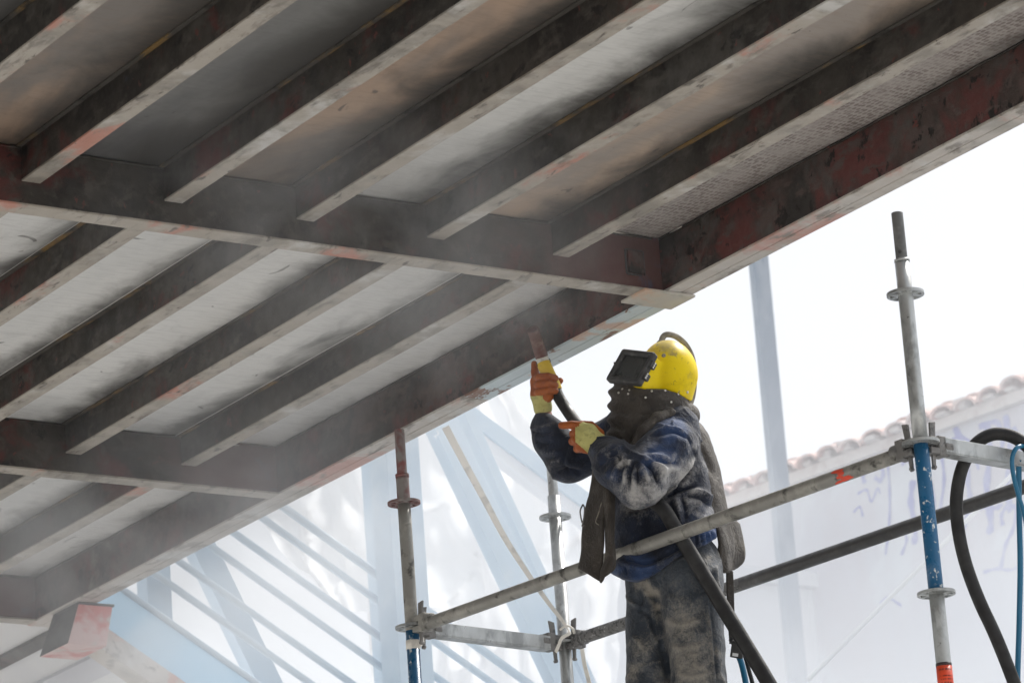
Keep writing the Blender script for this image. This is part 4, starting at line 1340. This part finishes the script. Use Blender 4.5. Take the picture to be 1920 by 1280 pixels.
hood_folds = [(((1286, 752), (1290, 764), (1270, 770), (1240, 768), (1215, 776)), .007, 3.5), (((1284, 772), (1255, 772), (1225, 780), (1200, 795)), -.012, 4),
              (((1195, 775), (1210, 776), (1222, 772)), -.009, 3), (((1244, 769), (1214, 790), (1190, 826), (1177, 862), (1170, 892)), .016, 7),
              (((1232, 769), (1202, 792), (1178, 828), (1166, 862)), -.010, 4), (((1150, 740), (1175, 748), (1210, 744), (1250, 748), (1285, 756)), .004, 6),
              (((1146, 755), (1165, 762), (1185, 758)), -.007, 4), (((1146, 772), (1162, 778), (1180, 790)), .006, 4), (((1145, 790), (1160, 800), (1172, 815)), -.006, 4), (((1160, 735), (1158, 752)), .003, 2)]
V = folds(V, Q, hood_folds)
hf = folds.last  # hood dust also carries painted light on ridges and shade in grooves
hdust_shading = np.clip(hf / .009, -1, 1) * .2 + blobs(V, [(1265, 766, 25, .3), (1225, 790, 14, .35), (1245, 768, 16, .45), (1280, 775, 14, .4), (1200, 820, 12, .2), (1240, 745, 20, .22)], 40, .04)
hood = pmesh("hood", V, Q, M_leather, body, hdust_shading)
hood["label"] = "dark leather neck curtain below the helmet"

yk = [C((1294, 808, -.10), (1297, 800, .0), .022, .022), C((1297, 800, .0), (1281, 787, .075), .022, .020), C((1281, 787, .075), (1256, 776, .128), .019, .018), C((1256, 776, .128), (1232, 783, .172), .018, .018),
      C((1232, 783, .172), (1206, 808, .20), .018, .018), C((1206, 808, .20), (1187, 844, .205), .018, .018), C((1187, 844, .205), (1172, 892, .19), .018, .016),
      C((1262, 766, .06), (1290, 780, -.04), .042, .045)]
V, Q = field_mesh(yk, .0055, .02)
V = relax(V, Q, 1)
V = V + vnormals(V, Q) * (Waves(15, 45)(V) * .004 + Waves(16, 110)(V) * .0015)[:, None]
yoke = pmesh("yoke_roll", V, Q, M_leather, hood, blobs(V, [(1250, 772, 26, .55), (1282, 784, 16, .5), (1225, 788, 14, .4), (1195, 830, 12, .25)], 44, .08))
def loft(name, rows, thick, mat, parent, sub=7, wob=.004, seed=1, dust=()):
    R_ = np.array([[K(*p) for p in r] for r in rows])
    A = np.stack([smooth_path(R_[:, j], sub) for j in range(R_.shape[1])], 1)
    B = np.stack([smooth_path(A[i], sub) for i in range(A.shape[0])], 0)
    nu, nv = B.shape[:2]
    Vg = B.reshape(-1, 3)
    Qg = np.array([(i * nv + j, i * nv + j + 1, (i + 1) * nv + j + 1, (i + 1) * nv + j) for i in range(nu - 1) for j in range(nv - 1)])
    Ng = vnormals(Vg, Qg)
    wv_ = Waves(seed, 28)(Vg) * wob + Waves(seed + 3, 80)(Vg) * wob * .4 + np.exp(-np.abs(Waves(seed + 7, 24, 6)(Vg * np.array([1, .35, 1]))) * 5) * wob * 1.8
    F_ = Vg + Ng * (thick / 2 + wv_)[:, None]; B_ = Vg - Ng * (thick / 2 - wv_)[:, None]
    n_ = len(Vg)
    Vall = np.vstack([F_, B_])
    faces = [tuple(q) for q in Qg] + [tuple(n_ + i for i in q[::-1]) for q in Qg]
    bd = [i for i in range(nv)] + [i * nv + nv - 1 for i in range(1, nu)] + [(nu - 1) * nv + j for j in range(nv - 2, -1, -1)] + [i * nv for i in range(nu - 2, 0, -1)]
    for a, b in zip(bd, bd[1:] + bd[:1]): faces.append((b, a, n_ + a, n_ + b))
    me = bpy.data.meshes.new(name)
    me.from_pydata([tuple(v) for v in Vall], [], faces)
    bm = bmesh.new(); bm.from_mesh(me); bmesh.ops.recalc_face_normals(bm, faces=bm.faces); bm.to_mesh(me); bm.free()
    me.polygons.foreach_set("use_smooth", [True] * len(me.polygons))
    me.materials.append(mat)
    a = me.attributes.new("dust", 'FLOAT', 'POINT'); a.data.foreach_set("value", blobs(Vall, dust, seed, .05).astype(np.float32))
    o = bpy.data.objects.new(name, me); scene.collection.objects.link(o)
    o.parent = parent; o.matrix_parent_inverse = Matrix.Identity(4)
    return o

back = loft("back_flap", [[(1236, 768, .10), (1262, 768, .03), (1288, 776, -.06), (1285, 780, -.18)],
                   [(1282, 790, .13), (1304, 792, .06), (1318, 800, -.02), (1308, 800, -.18)],
                   [(1304, 826, .12), (1326, 832, .06), (1338, 842, -.03), (1325, 842, -.2)],
                   [(1314, 880, .11), (1338, 884, .05), (1350, 890, -.04), (1338, 890, -.22)],
                   [(1330, 940, .09), (1350, 944, .03), (1362, 948, -.05), (1350, 948, -.23)],
                   [(1344, 985, .07), (1360, 990, .01), (1372, 990, -.07), (1362, 990, -.24)],
                   [(1352, 1020, .06), (1366, 1022, .0), (1378, 1022, -.08), (1368, 1020, -.24)],
                   [(1354, 1072, .05), (1364, 1074, .0), (1370, 1070, -.08), (1366, 1068, -.24)]], .009, M_leather, body, 7, .0065, 50,
                  [(1352, 960, 22, .28), (1340, 880, 16, .18), (1362, 1020, 20, .34), (1330, 830, 14, .15), (1355, 1050, 14, .42)])
back["label"] = "brown leather flap hanging down his back"
bk2 = loft("back_flap", [[(1366, 972, -.02), (1378, 975, -.07), (1386, 982, -.12)], [(1364, 1010, -.02), (1381, 1008, -.07), (1392, 1010, -.12)],
                  [(1362, 1040, -.02), (1380, 1036, -.07), (1396, 1034, -.12)], [(1362, 1058, -.02), (1378, 1054, -.07), (1394, 1052, -.12)], [(1366, 1070, -.02), (1374, 1068, -.07), (1382, 1064, -.12)]],
                  .010, M_leather, body, 6, .0015, 53, [(1380, 1020, 40, .5)])
bk2["label"] = "stiff leather corner flap behind his hip"
front = loft("front_flap", [[(1112, 880, .10), (1128, 880, .15), (1140, 885, .17)], [(1108, 905, .10), (1128, 905, .15), (1142, 910, .18)], [(1097, 955, .11), (1118, 958, .16), (1134, 955, .20)],
                    [(1092, 1000, .12), (1114, 1005, .17), (1132, 1000, .21)], [(1092, 1033, .13), (1110, 1042, .18), (1130, 1045, .21)], [(1085, 1066, .14), (1106, 1078, .20), (1127, 1091, .22)]],
                   .008, M_leather, body, 6, .004, 56, [(1110, 1060, 25, .22)])
front["label"] = "folded leather front flap hanging from the hood"
fr2 = loft("front_flap", [[(1130, 905, .19), (1142, 905, .20), (1153, 905, .17)], [(1132, 955, .20), (1142, 955, .225), (1153, 960, .20)], [(1134, 1005, .21), (1144, 1005, .235), (1153, 1005, .21)],
                  [(1134, 1045, .22), (1146, 1042, .24), (1154, 1040, .215)], [(1126, 1070, .225), (1140, 1068, .245), (1153, 1062, .22)], [(1125, 1092, .23), (1133, 1082, .245), (1148, 1070, .225)]],
                 .008, M_leather, body, 6, .0025, 59, [(1143, 1000, 14, .42), (1140, 1050, 18, .42), (1144, 950, 12, .3)])
fr2["label"] = "turned edge strip of the leather front flap"
# buckle ring and loose wire on the front flap
bkm = MB()
bkm.tube(smooth_path(KL([(1093, 945, .15), (1088, 956, .15), (1089, 968, .15), (1092, 980, .15), (1095, 968, .15), (1096, 952, .15), (1093, 945, .15)]), 5), .0026, 8)
bkm.tube(smooth_path(KL([(1093, 980, .15), (1091, 986, .15), (1096, 984, .15)]), 5), .002, 8)
mb_local(bkm, "buckle", M_cast, front)
mb_local(MB().tube(smooth_path(KL([(1128, 942, .20), (1122, 962, .19), (1117, 978, .185), (1124, 984, .19)]), 6), .0018, 6), "wire_clip", M_hosegrey, front)

# --- helmet
HC = K(1252, 700, .0)
def helm_field():
    h = .0045
    lo, hi = HC - .26, HC + .2
    n = np.ceil((hi - lo) / h).astype(int) + 1
    P = np.stack(np.meshgrid(*[lo[i] + np.arange(n[i]) * h for i in range(3)], indexing='ij'), -1)
    q = (P - HC) / np.array([.1010, .1185, .120])
    l = np.linalg.norm(q, axis=-1)
    F = (l - 1) * .105
    # shell widens slightly low down at the back
    F2 = rc_sd(P, K(1254, 705, -.005), K(1250, 745, -.005), .1, .090)
    F = smin(F, F2, .02)
    D_ = P - VCB
    bx_ = np.stack([np.abs(D_ @ VH) - .068, np.abs(D_ @ VU) - .059, np.abs(D_ @ VN) - .075], -1)
    Fb = np.linalg.norm(np.maximum(bx_, 0), axis=-1) + np.minimum(bx_.max(-1), 0) - .004
    F = smin(F, Fb, .010)
    x, y, _ = loc2px(P)
    F = np.maximum(F, (y - np.interp(x, rx_, ry_ + 1.5)) / 535.0)
    return surface_nets(F, lo, h)
VH = np.array([.71, -.08, .70]); VH /= np.linalg.norm(VH)
VU = np.array([.49, .87, -.40]); VU -= VH * (VU @ VH); VU /= np.linalg.norm(VU)
VN = np.cross(VH, VU)
if VN[0] > 0: VN = -VN
VC = K(1185, 689.5, .12)
VCB = VC - VN * .080
V, Q = helm_field()
V = relax(V, Q, 1, .4)
helmet = pmesh("helmet", V, Q, M_yellow, body, blobs(V, [(1248, 640, 30, .8), (1222, 652, 18, .55), (1282, 655, 18, .45), (1300, 700, 9, .45), (1290, 740, 12, .35), (1206, 720, 8, .3)], 66, .03))
helmet["label"] = "scuffed yellow blast helmet with tilted window frame"
vf = MB()
AX = (VH, VU, VN)
o_, i_ = (.079, .068), (.058, .046)
def rrect(hw, hh, r, z, n=5):
    out = []
    for cx, cy, a0 in ((hw - r, hh - r, 0), (-hw + r, hh - r, 90), (-hw + r, -hh + r, 180), (hw - r, -hh + r, 270)):
        for i in range(n + 1):
            a = math.radians(a0 + 90 * i / n)
            out.append(VC + VH * (cx + r * math.cos(a)) + VU * (cy + r * math.sin(a)) + VN * z)
    return out
loops = [rrect(o_[0], o_[1], .010, -.010), rrect(o_[0], o_[1], .010, .010), rrect(o_[0] - .004, o_[1] - .004, .008, .0145), rrect(i_[0] + .006, i_[1] + .006, .006, .0145),
         rrect(i_[0], i_[1], .004, .009), rrect(i_[0], i_[1], .004, -.006)]
nl = len(loops[0])
vf.add([p for l in loops for p in l], [(a * nl + k, a * nl + (k + 1) % nl, ((a + 1) % 6) * nl + (k + 1) % nl, ((a + 1) % 6) * nl + k) for a in range(6) for k in range(nl)])
vfo = mb_local(vf, "window_frame", M_black, helmet, .0015)
mb_local(MB().box((-.0585, -.0465, -.004), (.0585, .0465, .000), AX, VC), "window_glass", M_glass, helmet)
hg = MB()
for hh in (.022, -.028):
    c = VC + VH * (o_[0] + .003) + VU * hh
    hg.box((-.006, -.012, -.016), (.007, .012, .010), AX, c)
    hg.tube([c + VU * -.013 + VN * .004, c + VU * .013 + VN * .004], .006, 10)
mb_local(hg, "hinge", M_black, helmet, .001)
hr = MB()
for hh in (.030, .022, .014, -.020, -.028, -.036):
    c = VC + VH * (o_[0] + .0095) + VU * hh + VN * (-.004 if int(hh * 1000) % 4 else .004)
    hr.tube([c, c + VH * .003], .0032, 10)
mb_local(hr, "hinge_screw", M_metal, helmet)
lt = VC - VH * (o_[0] + .002) + VU * .012
mb_local(MB().tube([lt, lt - VH * .012], .004, 8), "latch_pin", M_black, helmet)
from mathutils.bvhtree import BVHTree
def bvh(o): return BVHTree.FromPolygons([v.co[:] for v in o.data.vertices], [p.vertices[:] for p in o.data.polygons])
bvh_h, bvh_c = bvh(helmet), bvh(hood)
def surf(tree, x, y):
    a, b = K(x, y, .8), K(x, y, -.8)
    d = Vector(b - a).normalized()
    p, nrm, _, _ = tree.ray_cast(Vector(a), d)
    return (np.array(p), np.array(nrm)) if p is not None else (None, None)
def rivet(tree, x, y, r, mat, parent, name="rivet"):
    p, n_ = surf(tree, x, y)
    if p is None: return
    if n_[2] < 0: n_ = -n_
    mb_local(MB().tube([p - n_ * .002, p + n_ * .0015, p + n_ * .0028], [r, r, r * .6], 12), name, mat, parent)
for x, y in ((1222, 733), (1247, 732), (1271.5, 739), (1210.5, 745), (1258.5, 753.5), (1180, 731), (1178, 738), (1167, 729), (1160, 736)):
    rivet(bvh_c, x, y, .0042, M_metal, hood)
rivet(bvh_h, 1244.5, 666.5, .0075, M_hosegrey, helmet); rivet(bvh_h, 1289, 735, .005, M_metal, helmet)
# air tube over the crown
at_p = smooth_path(KL([(1240, 643, .0), (1242, 634, .0), (1247, 628, .0), (1256, 627, -.005), (1268, 631, -.02), (1281, 641, -.04), (1291, 655, -.07), (1298, 672, -.10), (1302, 700, -.13), (1299, 740, -.15),
                       (1291, 768, -.14), (1294, 790, -.15), (1300, 806, -.17)]), 6)
mb_local(MB().tube(at_p, np.concatenate([[.017, .0155, .013], np.full(len(at_p) - 3, .0108)]), 16), "air_tube", M_hosegrey, helmet)

# --- gloves
def glove(name, prims, ids_yellow, label, yellow_test=None, dust=()):
    V, Q = field_mesh(prims, .0030, .006, None, .012)
    V = relax(V, Q, 1, .4)
    npm = nearest_prim(V, prims)
    fid = npm[Q[:, 0]]
    if yellow_test is None:
        mi = np.isin(fid, ids_yellow).astype(int)
    else:
        mi = yellow_test(V[Q].mean(1), fid).astype(int)
    N = vnormals(V, Q)
    V = V + N * (Waves(61, 90)(V) * .0014)[:, None]
    o = pmesh(name, V, Q, [M_glove_o, M_glove_y], body, blobs(V, dust, 60, .05), mi)
    o["label"] = label
    return o

# right hand around the nozzle
rg = [C((1018, 762, -.165), (1012, 742, -.17), .030, .031, .015), C((1012, 742, -.17), (1008, 716, -.175), .030, .026, .015),
      C((1018, 765, -.165), (1016, 752, -.165), .0335, .034, .006)]
for (y0_, y1_) in ((706, 709), (720.5, 722), (735, 733)):
    dz = 0
    rg += [C((1006, y0_ + 3, -.165), (1010, y0_, -.118), .0142, .0138, .002), C((1010, y0_, -.118), (1027, y0_ - 2 + .3 * (y1_ - y0_), -.094), .0138, .0134, .0015),
           C((1027, y0_ - 2 + .3 * (y1_ - y0_), -.094), (1041, y1_, -.112), .0134, .0122, .0015)]
ni = len(rg)
rg += [C((1006, 714, -.19), (1002.5, 697, -.19), .0150, .0142, .006), C((1002.5, 697, -.19), (1001.5, 682, -.188), .0142, .0118, .004),
       C((1016, 742, -.195), (1036, 728, -.205), .020, .0155, .008), C((1036, 728, -.205), (1050, 713, -.19), .0150, .0120, .004),
       C((1014, 750, -.16), (1030, 744, -.13), .020, .016, .010)]
glove("right_glove", rg, [2], "orange and yellow glove gripping the nozzle", lambda Cc, f: (lambda x, y, d: (f == 2) | ((y > 742) & (x < 1014 + (y - 742) * .9)) )(*loc2px(Cc)),
      [(1018, 742, 10, .5)])
# knuckle wristband crease is left to the mesh; left hand supports the hose
lg = [C((1142, 846, .145), (1128, 836, .145), .034, .036, .012), C((1128, 836, .145), (1106, 806, .150), .032, .021, .014), C((1128, 838, .148), (1098, 816, .158), .032, .022, .014),
      C((1126, 840, .146), (1094, 828, .155), .030, .021, .014), C((1124, 844, .140), (1096, 839, .145), .026, .017, .012), C((1106, 806, .150), (1092, 799, .146), .021, .0165, .012),
      C((1098, 816, .158), (1084, 810, .150), .0215, .017, .012), C((1094, 828, .155), (1082, 824, .148), .020, .017, .010), C((1096, 839, .145), (1088, 838, .140), .018, .0155, .010)]
lg += [C((1090, 799, .144), (1071, 796.5, .136), .0158, .0145, .004), C((1071, 796.5, .136), (1053, 797, .126), .0142, .0120, .003),
       C((1083, 810, .148), (1075, 813, .118), .0155, .0148, .004), C((1075, 813, .118), (1081, 816, .080), .0148, .0125, .003),
       C((1081, 824, .146), (1074, 827, .115), .0158, .0150, .004), C((1074, 827, .115), (1082, 829, .080), .0150, .0125, .003),
       C((1088, 838, .140), (1082, 841, .112), .0148, .0140, .004), C((1082, 841, .112), (1090, 842, .082), .0140, .0120, .003),
       C((1124, 812, .12), (1108, 797, .105), .018, .0145, .006), C((1108, 797, .105), (1090, 794, .088), .0142, .0118, .003)]
glove("left_glove", lg, [0, 1, 2, 3, 4, 5, 6, 7, 8], "yellow backed glove with orange pointing finger under the hose",
      lambda Cc, f: (lambda x, y, d: (f <= 8) & (x > 1079 + np.maximum(0, (y - 830)) * .6) & (y - 790 > (1094 - x) * .55) & (y < 838 + (x - 1090) * .9))(*loc2px(Cc)), [(1108, 806, 12, .55), (1116, 815, 9, .4)])

# boots
for p, q in (((1330, 1512, .06), (1290, 1545, .16)), ((1240, 1512, -.10), (1196, 1545, -.02))):
    V, Q = field_mesh([C(p, (p[0], 1540, p[2]), .062, .062), C((p[0], 1548, p[2]), q, .055, .048)], .01, .02)
    pmesh("boot", V, Q, M_boot, body)
# belt strap with the air regulator
rgm = loft("hanging_strap", [[(1362, 1070, -.02), (1374, 1070, -.03)], [(1363, 1110, -.02), (1376, 1110, -.03)], [(1365, 1160, -.01), (1377, 1160, -.02)], [(1368, 1206, 0), (1378, 1206, -.01)]], .006, M_leather, body, 5, .001, 77)

# ------------------------------------------------------------------ blast nozzle and hose (held, so a thing of its own)
n0, n1, n2, n3, n4 = K(999, 617, -.045), K(1015.5, 668, -.142), K(1019, 679, -.144), K(1023, 690, -.146), K(1038, 722, -.15)
hose = bpy.data.objects.new("blast_hose", None)
link(hose)
hose.matrix_world = PM
nz = MB()
dirn = (n1 - n0) / np.linalg.norm(n1 - n0)
nz.tube([n1 + (n0 - n1) * t for t in (0, .3, .7, 1)], [.0235, .0225, .0215, .0215], 26, caps=False)
nz.tube([n0, n0 - dirn * -.0005], [.0215, .0150], 26, caps=False)
nz.tube([n0 + (n0 - n1) * .002, n0 - (n0 - n1) * .01], [.0155, .0150], 26, caps=False)
mb_local(MB().tube([n0 - (n0 - n1) * .03, n0 - (n0 - n1) * .5], [.0156, .013], 26), "nozzle_bore", M_nozzle_in, hose)
mb_local(nz, "nozzle", M_nozzle, hose)
mb_local(MB().tube([n1 - dirn * .001, n2], .0225, 26), "white_ring", M_white, hose)
mb_local(MB().tube([n2 - dirn * .002, n2 + dirn * .004], .0262, 26), "sleeve_rim", M_black, hose)
mb_local(MB().tube(smooth_path([n2 + dirn * .003, n3, n4, K(1041, 731, -.152)], 5), .0250, 26), "sleeve", M_ysleeve, hose)
hpts = smooth_path([K(1036, 716, -.15), K(1041, 729, -.150), K(1048, 745, -.142), K(1060, 764, -.120), K(1076, 787, -.05), K(1092, 805, .04), K(1112, 830, .09), K(1140, 866, .12), K(1180, 905, .16), K(1215, 932, .20),
                    K(1243, 953, .225), K(1266, 990, .222), K(1292, 1032, .205), K(1324, 1085, .205), K(1358, 1142, .215), K(1398, 1208, .23), K(1440, 1278, .24), K(1490, 1370, .24), K(1520, 1480, .22), K(1530, 1580, .2)], 7)
rad = np.interp(np.arange(len(hpts)), [0, 30, 60, len(hpts)], [.0205, .0215, .0255, .0265])
mb_local(MB().tube(hpts, rad, 22), "hose", M_rubber, hose)
tag(hose, "black blast hose with rusty nozzle held by the worker and running down across his leg", "hose")

# regulator and thin blue air hose at his hip
ah = bpy.data.objects.new("air_hose", None)
link(ah)
ah.matrix_world = PM
rb_ = MB()
A3 = (np.array([.98, -.15, .1]), np.array([.15, .98, -.1]), np.array([-.1, .1, .99]))
rc3 = K(1381, 1222, .02)
rb_.box((-.020, -.020, -.02), (.024, .028, .02), A3, rc3)
rb_.box((-.022, .029, -.017), (.012, .040, .017), A3, rc3)
rb_.tube(KL([(1384, 1212, .03), (1372, 1196, .02)]), .014, 14)
mb_local(rb_, "regulator", M_black, ah, .003)
mb_local(MB().box((-.012, -.015, .0203), (.008, -.004, .022), A3, rc3), "regulator_tag", M_whitepaint, ah)
mb_local(MB().tube(smooth_path(KL([(1385, 1228, .02), (1392, 1250, .02), (1399, 1285, .03), (1405, 1340, .03), (1410, 1420, .02), (1400, 1500, 0)]), 6), .0105, 14), "tube", M_bluehose, ah)
mb_local(MB().tube(smooth_path(KL([(1396, 1226, .0), (1404, 1255, .0), (1414, 1300, .0), (1420, 1400, 0)]), 6), .0075, 12), "cable", M_rubber, ah)
tag(ah, "blue air hose plugged into a black regulator at the worker's hip", "hose")

# scaffold boards under his boots
foot = PM @ Vector(K(1290, 1572, .05))
bz = foot.z
for k in range(3):
    c = np.array([SA[0], SA[1], 0]) + RN * (.08 + k * .21)
    MB().box((.03, 0, bz - .05), (BAY - .03, .20, bz), (RD, RN, (0, 0, 1)), c).build("board", M_galv, scaf, .003)
for p, q in ((pL, pB), (pR, pBR)):
    tube_rail("transom", np.array([p[0], p[1], bz - .078]), np.array([q[0], q[1], bz - .078]), M_galv, scaf)
for p, q in ((pR, pL), (pBR, pB)):
    tube_rail("rail", np.array([p[0], p[1], bz - .13]), np.array([q[0], q[1], bz - .13]), M_galv, scaf)

# ------------------------------------------------------------------ blasting dust hanging in the air
def dust_cloud(lo, hi, axes, origin, dens, falloff, nscale, label, color=(.90, .93, .975), lo_=0.1):
    """a soft cloud: density fades to nothing towards the faces of its box; falloff = fade widths (x0, x1, y0, y1, z0, z1) as shares of the box"""
    A = np.array(axes, float)
    lo, hi = np.array(lo, float), np.array(hi, float)
    ce = np.array(origin, float) + ((lo + hi) / 2) @ A
    hf = (hi - lo) / 2
    o = MB().box((-1, -1, -1), (1, 1, 1)).build("dust_cloud", None)
    mw = Matrix.Identity(4)
    for i in range(3):
        for j in range(3): mw[i][j] = float(A[j][i] * hf[j])
        mw[i][3] = float(ce[i])
    o.matrix_world = mw
    m = bpy.data.materials.new("dust_air"); m.use_nodes = True
    nt = m.node_tree; nt.nodes.clear()
    out = nt.nodes.new("ShaderNodeOutputMaterial")
    pv = nt.nodes.new("ShaderNodeVolumePrincipled")
    pv.inputs["Color"].default_value = (*color, 1)
    pv.inputs["Anisotropy"].default_value = 0.0
    tc = nt.nodes.new("ShaderNodeTexCoord")
    sp = nt.nodes.new("ShaderNodeSeparateXYZ"); nt.links.new(tc.outputs["Object"], sp.inputs[0])
    d = None
    for i in range(3):
        for s, w in ((-1, falloff[2 * i]), (1, falloff[2 * i + 1])):
            if w <= 0: continue
            e = n_range(nt, sp.outputs[i], s * 1.0, s * (1.0 - 2 * w), 0, 1)
            d = e if d is None else n_math(nt, 'MULTIPLY', d, e)
    if nscale:
        nz_ = n_noise(nt, n_pos(nt, (1, 1, 1.3)), nscale, 3, 0.55, 0.8)
        d = n_math(nt, 'MULTIPLY', d, n_range(nt, nz_, 0.36, 0.66, lo_, 1.7))
    nt.links.new(n_math(nt, 'MULTIPLY', d, dens), pv.inputs["Density"])
    nt.links.new(pv.outputs[0], out.inputs["Volume"])
    o.data.materials.append(m)
    tag(o, label, "dust", None, "stuff")
    return o

dust_cloud((-8.0, 1.0, -4.8), (9.0, 13.5, 3.2), (RD, RN, (0, 0, 1)), (SA[0], SA[1], RZ), DUST_BG, (.02, .02, .18, 0.02, .02, .42), 0.22,
           "white blasting dust drifting low between the scaffold and the wall")
dc = at(400, 975, 16.3)
dust_cloud((-1.3, -2.0, -1.0), (1.3, 2.0, .8), (RN, RD, (0, 0, 1)), dc, DUST_L, (.48, .48, .48, .48, .48, .48), 1.5, "pale dust puff below the far end of the deck", lo_=0.0)
dc = at(700, 420, 13.0)
dust_cloud((-1.2, -1.0, -.75), (1.2, 1.0, .75), (RN, RD, (0, 0, 1)), dc, DUST_M, (.48, .48, .48, .48, .48, .48), 2.4, "thin smoky dust wisp below the middle cross beam", lo_=0.0)
dc = at(985, 565, 14.4)
dust_cloud((-.16, -.22, -.20), (.16, .22, .22), (RN, RD, (0, 0, 1)), dc, 1.3, (.48, .48, .48, .48, .48, .48), 7.0, "small burst of dust where the nozzle blasts the girder", lo_=0.0)
